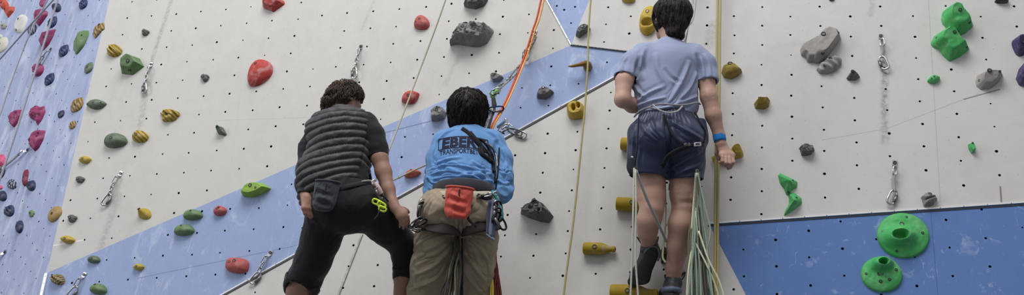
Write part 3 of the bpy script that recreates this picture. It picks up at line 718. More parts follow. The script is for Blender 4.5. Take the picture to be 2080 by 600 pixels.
# ------------------------------------------------------------------ organic surfaces
from mathutils.bvhtree import BVHTree
DEP = np.array([0, 1., 0])
class Fld:
    def __init__(s, lo, hi, h):
        s.lo = np.array(lo, float) - 3 * h; s.h = h
        s.n = np.ceil((np.array(hi) - s.lo) / h).astype(int) + 4
        s.d = np.full(s.n, .5, np.float32)
    def _sub(s, lo, hi):
        a = np.clip(np.floor((lo - s.lo) / s.h).astype(int), 0, s.n - 1); b = np.clip(np.ceil((hi - s.lo) / s.h).astype(int) + 1, 1, s.n)
        if np.any(b <= a): return None, None
        ax = [s.lo[i] + np.arange(a[i], b[i]) * s.h for i in range(3)]
        X, Y, Z = np.meshgrid(*ax, indexing='ij')
        return (slice(a[0], b[0]), slice(a[1], b[1]), slice(a[2], b[2])), np.stack([X, Y, Z], -1).astype(np.float32)
    def _mix(s, sl, e, k, op):
        d = s.d[sl]
        if op == 'cut': e = -e; hh = np.clip(.5 - .5 * (e - d) / k * -1, 0, 1) if False else None
        if op == 'add':
            hh = np.clip(.5 + .5 * (e - d) / k, 0, 1); s.d[sl] = e * (1 - hh) + d * hh - k * hh * (1 - hh)
        elif op == 'cut':
            hh = np.clip(.5 - .5 * (e - d) / k, 0, 1); s.d[sl] = e * (1 - hh) + d * hh + k * hh * (1 - hh)
    def cap(s, a, b, ra, rb=None, k=.03, f=1., sd=DEP, op='add'):
        rb = ra if rb is None else rb; a = np.asarray(a, np.float32); b = np.asarray(b, np.float32)
        m = max(ra, rb) + k * 1.2 + .012
        sl, P = s._sub(np.minimum(a, b) - m, np.maximum(a, b) + m)
        if sl is None: return s
        ab = b - a; l2 = max(float(ab @ ab), 1e-9)
        q = P - a; t = np.clip(q @ ab / l2, 0, 1)
        w = q - t[..., None] * ab
        if f != 1.:
            sdv = np.asarray(sd, np.float32); wd = w @ sdv; w = w + (wd * (1 / f - 1))[..., None] * sdv
        L = np.sqrt((w * w).sum(-1)); e = L - (ra + (rb - ra) * t)
        if f != 1.: e = e * (.5 + .5 * f)
        s._mix(sl, e.astype(np.float32), k, op); return s
    def chain(s, pts, rad, k=.03, f=1., sd=DEP):
        for i in range(len(pts) - 1): s.cap(pts[i], pts[i + 1], rad[i], rad[i + 1], k, f, sd)
        return s
    def ell(s, c, r, k=.03, rot=None, op='add'):
        c = np.asarray(c, np.float32); r = np.asarray(r, np.float32); m = r.max() + k * 1.2 + .012
        sl, P = s._sub(c - m, c + m)
        if sl is None: return s
        q = P - c
        if rot is not None: q = q @ np.asarray(rot, np.float32)     # columns of rot = axes
        k0 = np.sqrt(((q / r) ** 2).sum(-1)); k1 = np.sqrt(((q / r ** 2) ** 2).sum(-1)) + 1e-6
        s._mix(sl, (k0 * (k0 - 1) / k1).astype(np.float32), k, op); return s
    def cyl(s, a, b, r, op='cut', k=.004):
        a = np.asarray(a, np.float32); b = np.asarray(b, np.float32); m = r + .03; ab = unit(b - a); L = np.linalg.norm(b - a)
        sl, P = s._sub(np.minimum(a, b) - m, np.maximum(a, b) + m)
        if sl is None: return s
        q = P - a; t = q @ ab.astype(np.float32); w = np.sqrt(np.maximum((q * q).sum(-1) - t * t, 0))
        e = np.maximum(np.maximum(w - r, -t), t - L); s._mix(sl, e.astype(np.float32), k, op); return s
    def clip(s, p, nrm, k=.003):
        sl, P = s._sub(s.lo, s.lo + s.n * s.h); nrm = unit(nrm).astype(np.float32)
        e = (P - np.asarray(p, np.float32)) @ nrm; s.d = np.maximum(s.d, e); return s
    def shell(s, t): s.d = np.maximum(s.d, -(s.d + t)); return s
    def net(s):
        d = s.d.copy(); d[0] = d[-1] = .5; d[:, 0] = d[:, -1] = .5; d[:, :, 0] = d[:, :, -1] = .5
        S = d < 0; cnt = np.zeros(np.array(d.shape) - 1, np.int8)
        co = [(i, j, k) for i in (0, 1) for j in (0, 1) for k in (0, 1)]
        nx, ny, nz = cnt.shape
        for i, j, k in co: cnt += S[i:i + nx, j:j + ny, k:k + nz]
        act = (cnt > 0) & (cnt < 8); I = np.argwhere(act); idx = np.full(cnt.shape, -1, np.int32); idx[act] = np.arange(len(I))
        acc = np.zeros((len(I), 3)); num = np.zeros(len(I))
        for a in co:
            for ax in range(3):
                if a[ax]: continue
                b = list(a); b[ax] = 1
                da = d[tuple((I + a).T)]; db = d[tuple((I + b).T)]; m = (da < 0) != (db < 0)
                t = np.where(m, da / np.where(m, da - db, 1), 0)
                p = np.array(a, float) + np.outer(t, np.array(b) - a); acc += p * m[:, None]; num += m
        V = s.lo + (I + acc / num[:, None]) * s.h
        F = []
        for ax in range(3):
            u, v = (ax + 1) % 3, (ax + 2) % 3
            A = S.take(range(0, S.shape[ax] - 1), ax); B = S.take(range(1, S.shape[ax]), ax)
            E = np.argwhere(A != B); E = E[(E[:, u] > 0) & (E[:, v] > 0) & (E[:, u] < cnt.shape[u]) & (E[:, v] < cnt.shape[v])]
            du = np.zeros(3, int); du[u] = 1; dv = np.zeros(3, int); dv[v] = 1
            q = np.stack([idx[tuple((E - du - dv).T)], idx[tuple((E - dv).T)], idx[tuple(E.T)], idx[tuple((E - du).T)]], 1)
            inn = S[tuple(E.T)]; q[~inn] = q[~inn][:, ::-1]; F.append(q)
        return V, np.vstack(F).astype(np.int32)
def vnorm(V, F):
    a, b, c, d = (V[F[:, i]] for i in range(4)); n = np.cross(c - a, d - b); N_ = np.zeros_like(V)
    for i in range(4): np.add.at(N_, F[:, i], n)
    return N_ / (np.linalg.norm(N_, axis=1, keepdims=True) + 1e-12)
def relax(V, F, it=1, lam=.5):
    for _ in range(it):
        S = np.zeros_like(V); C = np.zeros(len(V))
        for i in range(4):
            j = F[:, (i + 1) % 4]; k = F[:, i]; np.add.at(S, k, V[j]); np.add.at(C, k, 1); np.add.at(S, j, V[k]); np.add.at(C, j, 1)
        V = V + (S / C[:, None] - V) * lam
    return V
def segdist(V, a, b):
    ab = b - a; t = np.clip((V - a) @ ab / max(ab @ ab, 1e-9), 0, 1); return np.linalg.norm(V - a - t[:, None] * ab, axis=1), t
def crease(V, Nn, segs):
    """folds: each (a, b, width, height) a soft ridge (height > 0) or furrow along a segment"""
    D = np.zeros(len(V))
    for a, b, w, hgt in segs:
        d, t = segdist(V, np.asarray(a), np.asarray(b)); g = np.exp(-(d / w) ** 1.5) * np.sin(np.clip(t * .9 + .05, 0, 1) * math.pi) ** .5
        g2 = np.exp(-((d - 1.9 * w) / w) ** 2) * .45
        D += hgt * (g - g2 * (t > 0) * (t < 1))
    return V + Nn * D[:, None]
def crease_poly(V, Nn, F, items):
    D = np.zeros(len(V)); tr = BVHTree.FromPolygons(V.tolist(), F.tolist())
    for pts, w, hgt in items:
        P = []
        for x, y in catmull([(a, b_, 0) for a, b_ in pts], 5)[:, :2]:
            dr = ray(x, y); hh = tr.ray_cast(Vector(CAM), Vector(dr))
            if hh[0] is not None: P.append(np.array(hh[0]))
        if len(P) < 2: continue
        P = np.array(P); dm = np.full(len(V), 9.); tm = np.zeros(len(V)); n = len(P) - 1
        for i in range(n):
            d, t = segdist(V, P[i], P[i + 1]); m = d < dm; dm[m] = d[m]; tm[m] = ((i + t) / n)[m]
        # distance is taken across the line of sight so that the fold lies on the cloth in front of it
        env = np.sin(np.clip(tm * .92 + .04, 0, 1) * math.pi) ** .5
        g = np.exp(-(dm / w) ** 1.6) - .5 * np.exp(-((dm - 1.8 * w) / w) ** 2)
        D += hgt * g * env * (dm < 4 * w)
    return V + Nn * D[:, None]
def onto(V, Nn, pts, Y):
    return pts
def foldnoise(V, Nn, direc, s_along, s_across, amp, seed=0, ridged=True):
    d = unit(direc); q = V * s_across - np.outer(V @ d, d) * (s_across - s_along) + seed
    wv = V * 3.5 + seed * 2; q = q + np.stack([fbm(wv, 2), fbm(wv + 31, 2), fbm(wv + 57, 2)], 1) * .9
    n = fbm(q, 2)
    if ridged: n = .55 - 1.9 * np.abs(n) ** .8
    n = n * (.55 + .45 * np.clip(fbm(V * 6 + seed * 3, 2) * 1.5 + .5, 0, 1))
    return V + Nn * (n * amp)[:, None]

def hairmesh(Vh, Fh, crown, n, steps, step, r, parent, mat, seed=3, curl=0., lift=.002, grav=.35, rise=.25, avoid=(), jitter=.16):
    """locks that run down from the crown along the scalp; one mesh with the scalp mass"""
    g = np.random.RandomState(seed); bv = BVHTree.FromPolygons([tuple(v) for v in Vh], [tuple(f) for f in Fh])
    Nn = vnorm(Vh, Fh); mb = MB(); mb.v = [Vh]; mb.f = [tuple(f) for f in Fh]; mb.mi = [0] * len(Fh); mb.n = len(Vh)
    pick = g.choice(len(Vh), n); crown = np.asarray(crown)
    for i in pick:
        p = Vh[i].copy(); pts = []; ph = g.uniform(0, 6.28); fr = g.uniform(.7, 1.3); jit = g.randn(3) * jitter
        L = int(steps * g.uniform(.6, 1.2))
        for k in range(max(3, L)):
            loc, nn, _, _ = bv.find_nearest(Vector(p))
            if loc is None: break
            nn = np.array(nn); base = np.array(loc)
            if nn @ Nn[i] < -.2: nn = -nn
            t = unit(p - crown) + np.array([0, 0, -grav]) + jit * .5; t = t - nn * (t @ nn); t = unit(t + 1e-6); s = np.cross(nn, t)
            if any(np.linalg.norm(base - np.asarray(q)) < rr for q, rr in avoid): break
            off = lift * (1 + rise * k)
            pts.append(base + nn * (off + curl * math.cos(k * 1.5 * fr + ph)) + s * curl * 1.2 * math.sin(k * 1.5 * fr + ph))
            p = base + t * step
        if len(pts) < 3: continue
        tp = np.linspace(0, 1, len(pts)); tp = np.sin(np.clip(tp * .9 + .12, 0, 1) * math.pi) ** .6 + .08
        v, f = sweep(pts, r * g.uniform(.6, 1.3), 4, taper=tp); mb.add(v, f)
    return mb.build('hair', mat, parent)

def skin_mat(name, c, var=.1):
    m, nt, b = new_mat(name); L = lin(c); v = texco(nt); n1 = noise(nt, v, 14, 4, .6); n2 = noise(nt, v, 220, 3)
    nt.links.new(mixc(nt, n1, tuple(x * (1 - var) for x in L[:3]) + (1,), (min(1, L[0] * (1 + var * 1.1)), L[1] * (1 + var * .6), L[2] * (1 + var * .5), 1)), b.inputs['Base Color'])
    b.inputs['Roughness'].default_value = .55; b.inputs['Specular IOR Level'].default_value = .3; b.inputs['Subsurface Weight'].default_value = .08; b.inputs['Subsurface Radius'].default_value = (.02, .008, .004); b.inputs['Subsurface Scale'].default_value = .5
    bump(nt, b, n2, .25, .001); return m
def cloth_mat(name, c, weave=900, var=.1, rough=.85, sheen=.25, big=10, bk=.35):
    m, nt, b = new_mat(name); L = lin(c); v = texco(nt); n1 = noise(nt, v, big, 4, .6); n2 = noise(nt, v, weave, 2)
    nt.links.new(mixc(nt, n1, tuple(x * (1 - var) for x in L[:3]) + (1,), tuple(min(1, x * (1 + var)) for x in L[:3]) + (1,)), b.inputs['Base Color'])
    b.inputs['Roughness'].default_value = rough; b.inputs['Sheen Weight'].default_value = sheen; b.inputs['Specular IOR Level'].default_value = .3
    bump(nt, b, n2, bk, .001); return m
def hair_mat(name, c1, c2):
    m, nt, b = new_mat(name); v = texco(nt); n1 = noise(nt, v, 90, 3, .6, .5)
    nt.links.new(mixc(nt, ramp(nt, n1, .3, .75), lin(c1), lin(c2)), b.inputs['Base Color']); b.inputs['Roughness'].default_value = .5; b.inputs['Specular IOR Level'].default_value = .28
    return m
skin = skin_mat('light_skin', (168, 132, 114)); skin_pale = skin_mat('pale_leg_skin', (178, 144, 128))
hair_black = hair_mat('very_dark_hair', (14, 11, 11), (44, 36, 34)); hair_brown = hair_mat('dark_brown_hair', (17, 13, 12), (50, 38, 34)); hair_curly = hair_mat('curly_brown_hair', (30, 24, 20), (104, 84, 70))
def local(V, root): return V
def put(name, V, F, mat, parent, smooth=True): return mesh_np(name, V, F, mat, parent, smooth)
def bounds(pts, m):
    P = np.array(pts); return P.min(0) - m, P.max(0) + m
def face(fl, c, fwd, up, s=1.):
    """nose, brow, chin, lips and eye hollows on a head whose centre is c and looks along fwd"""
    fwd = unit(fwd); up = unit(up - fwd * (np.dot(up, fwd))); sd = np.cross(fwd, up); R = np.stack([sd, fwd, up], 1)
    g = lambda x, y, z: np.asarray(c) + sd * x * s + fwd * y * s + up * z * s
    fl.ell(c, np.array([.076, .096, .112]) * s, .03, R)
    fl.ell(g(0, .03, -.06), np.array([.058, .062, .055]) * s, .03, R)
    fl.cap(g(0, .088, .012), g(0, .112, -.022), .010 * s, .014 * s, .012)
    fl.cap(g(-.03, .083, .026), g(.03, .083, .026), .012 * s, .012 * s, .015)
    fl.cap(g(-.018, .088, -.052), g(.018, .088, -.052), .008 * s, .008 * s, .01)
    fl.ell(g(0, .078, -.09), np.array([.024, .02, .018]) * s, .02, R)
    for x in (-.031, .031):
        fl.ell(g(x, .097, .008), np.array([.014, .010, .010]) * s, .008, R, 'cut')
        fl.ell(g(x, .080, .006), np.array([.013, .012, .011]) * s, .003, R)
    for x in (-1, 1):
        fl.ell(g(.082 * x, -.010, -.005), np.array([.013, .020, .034]) * s, .006, R)
        fl.ell(g(.097 * x, -.004, .002), np.array([.010, .011, .020]) * s, .003, R, 'cut')
        fl.ell(g(.084 * x, .002, -.030), np.array([.008, .009, .011]) * s, .004, R)
    return R
def hand(fl, wrist, palm_end, side, curl, s=1., thumb=1, spread=1.):
    """palm and five bent fingers; side = direction across the knuckles, curl = direction the fingers bend to"""
    w = np.asarray(wrist); ax = unit(np.asarray(palm_end) - w); side = unit(side - ax * np.dot(side, ax)); cu = unit(curl - ax * np.dot(curl, ax))
    L = np.linalg.norm(np.asarray(palm_end) - w)
    fl.cap(w, w + ax * L * .35, .024 * s, .026 * s, .012, .75, cu)
    for q in (-1.2, -.4, .4, 1.2): fl.cap(w + ax * L * .25 + side * q * .012 * s, w + ax * L + side * q * .0195 * s, .014 * s, .0115 * s, .01)
    for i, (q, ln) in enumerate(((-1.25, .058), (-.42, .072), (.42, .077), (1.25, .070))):
        b = w + ax * L + side * q * .020 * s * spread; a1 = unit(ax * .75 + cu * .6 + side * q * .06); a2 = unit(ax * .15 + cu * 1.); a3 = unit(-ax * .45 + cu * .8)
        p1 = b + a1 * ln * .5 * s; p2 = p1 + a2 * ln * .33 * s; p3 = p2 + a3 * ln * .25 * s
        fl.cap(b, p1, .0098 * s, .0088 * s, .004); fl.cap(p1, p2, .0088 * s, .008 * s, .003); fl.cap(p2, p3, .008 * s, .0068 * s, .003)
    t0 = w + ax * L * .25 + side * thumb * .020 * s; t1 = t0 + unit(ax * .7 + side * thumb * .75 + cu * .35) * .036 * s; t2 = t1 + unit(ax * .9 + cu * .5 + side * thumb * .1) * .03 * s; t3 = t2 + unit(ax * .7 + cu * .7 - side * thumb * .2) * .022 * s
    fl.cap(t0, t1, .0145 * s, .0115 * s, .008); fl.cap(t1, t2, .0112 * s, .0098 * s, .003); fl.cap(t2, t3, .0098 * s, .008 * s, .003)
# ------------------------------------------------------------------ the highest climber (grey-blue shirt, navy shorts)
def px2(pts): return [Q(*p) for p in pts]
A = empty('person', Q(1355, 300, 4.08), 'person in grey-blue t-shirt and navy shorts standing highest, blue wristband on hanging hand', 'person')
lo, hi = bounds([Q(1235, -20, 4.0), Q(1505, -20, 4.0), Q(1235, 660, 3.8), Q(1505, 660, 4.7), Q(1400, 300, 4.35), Q(1300, 640, 4.6)], .05)
b = Fld(lo, hi, .004)
hc = Q(1361, 38, 4.08); hf = unit(np.array([-.38, 1, .12])); RA = face(b, hc, hf, np.array([0, 0, 1.]), 1.0)
b.cap(Q(1362, 62, 4.06), Q(1364, 104, 4.07), .056, .062, .03)
b.cap(Q(1358, 150, 4.07), Q(1354, 215, 4.09), .135, .125, .04, .7); b.cap(Q(1325, 128, 4.07), Q(1402, 128, 4.07), .06, .06, .05)
b.cap(Q(1354, 215, 4.09), Q(1354, 265, 4.10), .125, .14, .05, .75)
# arms
b.chain(px2([(1290, 122, 4.07), (1268, 165, 4.04), (1264, 203, 4.02)]), [.05, .047, .041], .02)
b.chain(px2([(1264, 203, 4.02), (1284, 214, 4.10), (1318, 226, 4.24)]), [.041, .041, .028], .02)
hand(b, Q(1318, 226, 4.24), Q(1340, 228, 4.31), np.array([0, 0, 1.]), np.array([.6, .5, 0]), .95)
b.chain(px2([(1420, 125, 4.07), (1434, 165, 4.05), (1440, 197, 4.04), (1449, 235, 4.05), (1461, 276, 4.07), (1464, 292, 4.07)]), [.052, .046, .045, .042, .029, .027], .02)
# hanging right hand: back of the hand towards us, fingers curling down and away
b.cap(Q(1465, 294, 4.07), Q(1474, 312, 4.07), .030, .036, .012, .6)
b.cap(Q(1467, 316, 4.06), Q(1486, 316, 4.06), .020, .021, .012, .8)
for pts, r in (([(1487, 317, 4.055), (1490, 330, 4.05), (1484, 340, 4.07), (1479, 343, 4.09)], .0108), ([(1481, 320, 4.05), (1483, 332, 4.045), (1477, 338, 4.07), (1473, 337, 4.09)], .0106),
               ([(1474, 320, 4.05), (1475, 331, 4.045), (1469, 335, 4.07), (1466, 333, 4.09)], .0102), ([(1467, 319, 4.05), (1467, 328, 4.05), (1463, 331, 4.07), (1461, 329, 4.09)], .0092)):
    b.chain(px2(pts), [r, r * .95, r * .88, r * .75], .003)
b.chain(px2([(1461, 299, 4.08), (1456, 311, 4.10), (1459, 322, 4.11), (1463, 327, 4.11)]), [.015, .012, .0105, .008], .006)
# legs
b.chain(px2([(1322, 285, 4.12), (1321, 350, 4.155), (1323, 400, 4.155), (1324, 425, 4.15)]), [.090, .081, .070, .062], .03)
b.chain(px2([(1324, 425, 4.15), (1318, 448, 4.17), (1315, 470, 4.23), (1317, 500, 4.33)]), [.060, .062, .052, .037], .02)
b.chain(px2([(1390, 285, 4.12), (1391, 350, 4.14), (1390, 395, 4.16), (1390, 422, 4.17)]), [.090, .081, .073, .064], .03)
b.chain(px2([(1390, 422, 4.17), (1386, 455, 4.18), (1378, 500, 4.24), (1369, 545, 4.30), (1368, 570, 4.33)]), [.062, .073, .060, .042, .040], .02)
b.cap(Q(1398, 470, 4.2), Q(1390, 490, 4.22), .040, .03, .03)
# feet inside the shoes
b.chain(px2([(1317, 500, 4.33), (1318, 516, 4.345), (1294, 568, 4.39)]), [.036, .022, .016], .015)
b.chain(px2([(1368, 570, 4.33), (1366, 590, 4.33), (1362, 602, 4.45)]), [.036, .024, .018], .015)
V, F = b.net(); V = relax(V, F, 1)
# tendons, knee hollow, vein lines
V = crease(V, vnorm(V, F), [(Q(1372, 412, 4.1), Q(1410, 412, 4.1), .012, -.004), (Q(1374, 392, 4.09), Q(1372, 425, 4.1), .008, .003), (Q(1406, 392, 4.09), Q(1406, 425, 4.1), .008, .003),
                             (Q(1304, 408, 4.13), Q(1344, 408, 4.13), .010, -.004), (Q(1364, 520, 4.25), Q(1366, 560, 4.28), .007, .004), (Q(1436, 185, 4.0), Q(1440, 200, 4.0), .012, .003), (Q(1452, 215, 4.0), Q(1446, 260, 4.02), .004, .0015)])
put('body', V, F, skin_pale, A)
# hair
hf_ = Fld(*bounds([hc], .16), .004)
up = np.array([0, 0, 1.]); ctr = hc - hf * .012
hf_.ell(ctr + up * .008, (.100, .118, .118), .02, RA); hf_.ell(ctr + up * .03 - hf * .02, (.100, .105, .098), .03, RA); hf_.cap(ctr - hf * .055 - up * .07, ctr - hf * .045 - up * .112, .056, .052, .03)
hf_.ell(hc + hf * .10 - up * .035, (.095, .075, .09), .01, RA, 'cut')
for sx in (-1, 1): hf_.ell(hc + RA[:, 0] * sx * .095 - up * .022 + hf * .014, (.027, .026, .042), .006, RA, 'cut')
hf_.clip(Q(1361, 84, 4.08), [0, .15, -1])
V, F = hf_.net(); V = V + vnorm(V, F) * (fbm(V * [60, 60, 22], 3) * .005)[:, None]
hairmesh(V, F, ctr + up * .11 - hf * .03, 3200, 10, .011, .0015, A, hair_black, 5, lift=.001, rise=.4, avoid=[(hc + RA[:, 0] * q * .085 - up * .02 + hf * .01, .027) for q in (-1, 1)])
# t-shirt
s = Fld(*bounds([Q(1240, 60, 4.0), Q(1475, 250, 4.2), Q(1240, 250, 4.2)], .12), .0045)
s.cap(Q(1362, 98, 4.06), Q(1362, 118, 4.07), .075, .11, .04, .8)
s.cap(Q(1356, 140, 4.07), Q(1353, 215, 4.08), .160, .160, .05, .74); s.cap(Q(1320, 122, 4.07), Q(1404, 122, 4.07), .080, .080, .05, .9)
s.cap(Q(1306, 165, 4.07), Q(1310, 205, 4.08), .055, .05, .04); s.cap(Q(1398, 165, 4.07), Q(1397, 215, 4.08), .055, .055, .04)
s.chain(px2([(1306, 112, 4.07), (1284, 128, 4.06), (1270, 156, 4.05), (1266, 175, 4.04)]), [.068, .062, .056, .056], .035)
s.chain(px2([(1412, 115, 4.07), (1430, 132, 4.06), (1437, 160, 4.05), (1440, 178, 4.04)]), [.068, .062, .054, .055], .035)
s.shell(.012)
d1 = unit(Q(1266, 190, 4.03) - Q(1276, 145, 4.05)); s.cyl(Q(1270, 158, 4.045), Q(1270, 158, 4.045) + d1 * .12, .064)
d2 = unit(Q(1442, 200, 4.03) - Q(1434, 150, 4.05)); s.cyl(Q(1438, 168, 4.045), Q(1438, 168, 4.045) + d2 * .12, .068)
s.clip(Q(1355, 241, 4.08), [0, 0, -1]); s.cyl(Q(1363, 80, 4.07), Q(1363, 30, 4.07), .062)
V, F = s.net(); Nn = vnorm(V, F)
yb = 3.93
V = foldnoise(V, Nn, [.45, 0, 1], 1.2, 8, .004, 3)
V = crease_poly(V, Nn, F, [([(1400, 128), (1385, 165), (1360, 208)], .012, .012), ([(1414, 150), (1400, 180), (1372, 212)], .010, .010), ([(1296, 205), (1318, 190), (1348, 176)], .011, .011), ([(1292, 216), (1320, 206), (1352, 198)], .009, .010),
    ([(1290, 226), (1345, 220), (1402, 212)], .008, .010), ([(1332, 112), (1336, 140), (1350, 170)], .013, .009), ([(1352, 142), (1364, 158), (1382, 168)], .010, -.007), ([(1288, 168), (1296, 185), (1310, 198)], .009, .010), ([(1300, 118), (1292, 140), (1290, 168)], .010, -.012),
    ([(1416, 112), (1420, 138), (1420, 165)], .010, -.012), ([(1350, 218), (1385, 208), (1416, 196)], .009, .010), ([(1310, 100), (1300, 130), (1306, 160)], .011, .008)])
V = crease_poly(V, Nn, F, [([(1432, 112), (1440, 130), (1444, 155)], .010, .008), ([(1272, 116), (1264, 132), (1262, 150)], .010, .008), ([(1425, 118), (1430, 140), (1430, 160)], .008, .006)])
put('shirt', V, F, cloth_mat('grey_blue_jersey', (140, 149, 176), var=.07, sheen=.15), A)
# shorts
s = Fld(*bounds([Q(1265, 215, 3.95), Q(1445, 215, 3.95), Q(1265, 385, 4.3), Q(1445, 385, 4.3)], .06), .0045)
s.cap(Q(1355, 236, 4.09), Q(1355, 262, 4.09), .150, .168, .05, .78)
s.ell(Q(1325, 285, 4.06), (.105, .12, .11), .05); s.ell(Q(1390, 285, 4.06), (.105, .12, .11), .05)
s.chain(px2([(1318, 280, 4.10), (1317, 330, 4.13), (1316, 375, 4.15)]), [.110, .108, .102], .03); s.chain(px2([(1394, 280, 4.10), (1393, 330, 4.13), (1393, 380, 4.15)]), [.108, .101, .094], .03)
s.cap(Q(1424, 250, 4.08), Q(1425, 285, 4.09), .028, .030, .03); s.cap(Q(1288, 265, 4.08), Q(1286, 318, 4.09), .030, .028, .03)
s.shell(.010); s.clip(Q(1355, 226, 4.09), [0, 0, 1])
s.cyl(Q(1317, 360, 4.13), Q(1310, 455, 4.16), .135); s.cyl(Q(1396, 366, 4.13), Q(1402, 455, 4.16), .105)
V, F = s.net(); Nn = vnorm(V, F)
V = foldnoise(V, Nn, [.5, 0, 1], 1.5, 9, .006, 8)
yb = 3.95
gath = np.clip(1 - np.abs(V[:, 2] - Q(1355, 240, 4.0)[2]) / .06, 0, 1); V = V + Nn * (np.sin(np.arctan2(V[:, 0] - Q(1355, 240, 4.0)[0], -(V[:, 1] - 4.09)) * 46) * .003 * gath)[:, None]
V = crease_poly(V, Nn, F, [([(1357, 245), (1357, 295), (1356, 350)], .016, -.016), ([(1368, 250), (1395, 266), (1428, 285)], .011, .010), ([(1364, 262), (1376, 282), (1392, 292)], .009, .007),
    ([(1300, 245), (1312, 268), (1332, 286)], .011, .008), ([(1322, 240), (1330, 262), (1345, 280)], .009, .006), ([(1291, 250), (1286, 295), (1284, 335)], .009, .009), ([(1357, 345), (1390, 328), (1426, 305)], .011, .011), ([(1366, 356), (1395, 346), (1425, 335)], .010, .009), ([(1300, 300), (1296, 330), (1300, 355)], .010, .006)])
put('shorts', V, F, cloth_mat('navy_nylon', (44, 53, 78), weave=500, rough=.42, sheen=.1, var=.12, bk=.2), A)
# wristband
a, bb = Q(1459.5, 272, 4.07), Q(1463, 288, 4.07); P = np.array([a + (bb - a) * t for t in np.linspace(0, 1, 6)])
v, f = sweep(P, .0345, 20, taper=[.96, 1, 1.01, 1.0, .98, .93]); v = v + (fbm(v * 60, 2) * .0012)[:, None]; mb = MB(); mb.add(v, f)
mb.build('wristband', cloth_mat('bright_blue_fabric', (28, 116, 186), sheen=.1), A)
# harness: waist belt, leg loops and webbing
navyblk = cloth_mat('navy_black_webbing', (16, 18, 28), weave=700, sheen=.1); web = cloth_mat('dark_webbing', (30, 33, 42), weave=700, sheen=.1); cord_w = cloth_mat('off_white_cord', (170, 168, 162), weave=800); cord_g = cloth_mat('grey_cord', (118, 118, 122), weave=800)
har = empty('harness', (0, 0, 0), None, None); har.parent = A; har.location = (0, 0, 0)
for k in ('label', 'category'):
    if k in har: del har[k]
def loop_on(pts, r, mat, name, parent, flat=1., up=(0, 1, 0), n=6, closed=False, sides=8):
    mb = MB(); v, f = sweep(catmull(px2(pts), n, closed), r, sides, closed, flat, up); mb.add(v, f); return mb.build(name, mat, parent)
loop_on([(1340, 350, 4.10), (1350, 332, 4.01), (1357, 319, 3.965), (1372, 308, 3.955), (1400, 297, 3.945), (1424, 292, 3.985), (1430, 296, 4.06)], .0115, navyblk, 'leg_loop', har, .22)
loop_on([(1348, 232, 3.95), (1360, 262, 3.945), (1378, 285, 3.935), (1398, 296, 3.94)], .008, navyblk, 'riser_strap', har, .3)
loop_on([(1298, 234, 3.96), (1296, 270, 3.955), (1294, 305, 3.965), (1288, 345, 3.99)], .0035, navyblk, 'side_strap', har, .35)
loop_on([(1411, 228, 4.02), (1423, 250, 3.99), (1433, 270, 4.0), (1428, 290, 4.0)], .006, navyblk, 'side_strap', har, .35)
loop_on([(1283, 322, 3.99), (1281, 340, 3.985), (1286, 350, 3.985), (1296, 346, 3.985)], .022, web, 'gear_pouch', har, .5)
loop_on([(1290, 234, 4.02), (1300, 228, 3.97), (1322, 216, 3.945), (1345, 212, 3.93), (1385, 214, 3.94), (1416, 209, 3.99), (1422, 212, 4.05)], .0055, cord_g, 'waist_cord', har, .8)
loop_on([(1326, 213, 3.935), (1340, 224, 3.92), (1358, 229, 3.915), (1376, 226, 3.92), (1386, 216, 3.93)], .0042, cord_w, 'cord_loop', har)
loop_on([(1288, 238, 4.0), (1300, 226, 3.96), (1318, 219, 3.94), (1330, 222, 3.935)], .005, cord_g, 'cord_loop', har)
loop_on([(1284, 318, 3.99), (1285, 332, 3.985)], .006, cord_w, 'white_tag', har, .6)
def printed(txt, place, size, font_scale, mat, name, parent, target_objs, off=.002, w=None, bold=0.0, shear=0.):
    """lettering laid on the fabric: flat letters dropped on the cloth beneath them"""
    cu = bpy.data.curves.new(name, 'FONT'); cu.body = txt; cu.align_x = 'CENTER'; cu.align_y = 'CENTER'; cu.size = size; cu.offset = bold; cu.shear = shear; cu.resolution_u = 3; cu.space_character = font_scale
    o = bpy.data.objects.new(name, cu); COL.objects.link(o); bpy.context.view_layer.update()
    me = bpy.data.meshes.new_from_object(o.evaluated_get(bpy.context.evaluated_depsgraph_get())); bpy.data.objects.remove(o)
    drop_on(me, place, off, target_objs, mat, name, parent, w)
import bmesh
def drop_on(me, place, off, target_objs, mat, name, parent, w=None):
    bm = bmesh.new(); bm.from_mesh(me)
    xs = [v.co.x for v in bm.verts]; sc = (w / (max(xs) - min(xs))) if w else 1
    for v in bm.verts: v.co.x *= sc; v.co.y *= 1
    bmesh.ops.triangulate(bm, faces=bm.faces)
    for _ in range(3):
        le = [e for e in bm.edges if e.calc_length() > .010]
        if not le: break
        bmesh.ops.subdivide_edges(bm, edges=le, cuts=1); bmesh.ops.triangulate(bm, faces=bm.faces)
    trees = []
    for t in target_objs:
        L = np.array(parent_loc(t)); vv = np.empty(len(t.data.vertices) * 3); t.data.vertices.foreach_get('co', vv); vv = vv.reshape(-1, 3) + L
        trees.append(BVHTree.FromPolygons([tuple(x) for x in vv], [tuple(p.vertices) for p in t.data.polygons]))
    kill = []
    for v in bm.verts:
        o3, dr = place(v.co.x, v.co.y); best = None
        for tr in trees:
            h = tr.ray_cast(Vector(o3), Vector(dr))
            if h[0] is not None and (best is None or h[3] < best[1]): best = (h[0], h[3])
        if best is None: kill.append(v); continue
        v.co = best[0] - Vector(dr) * off
    if kill: bmesh.ops.delete(bm, geom=kill, context='VERTS')
    bm.to_mesh(me); bm.free(); V = np.array([v.co for v in me.vertices]); 
    if len(V) == 0: print('EMPTY', name); return
    return mesh_np(name, V, [tuple(p.vertices) for p in me.polygons], mat, parent, smooth=False)
white_print = plain('white_print', (225, 226, 228), .7, 0, .02, 50, 0); grey_print = plain('grey_print', (150, 152, 156), .7, 0, .05, 50, 0)
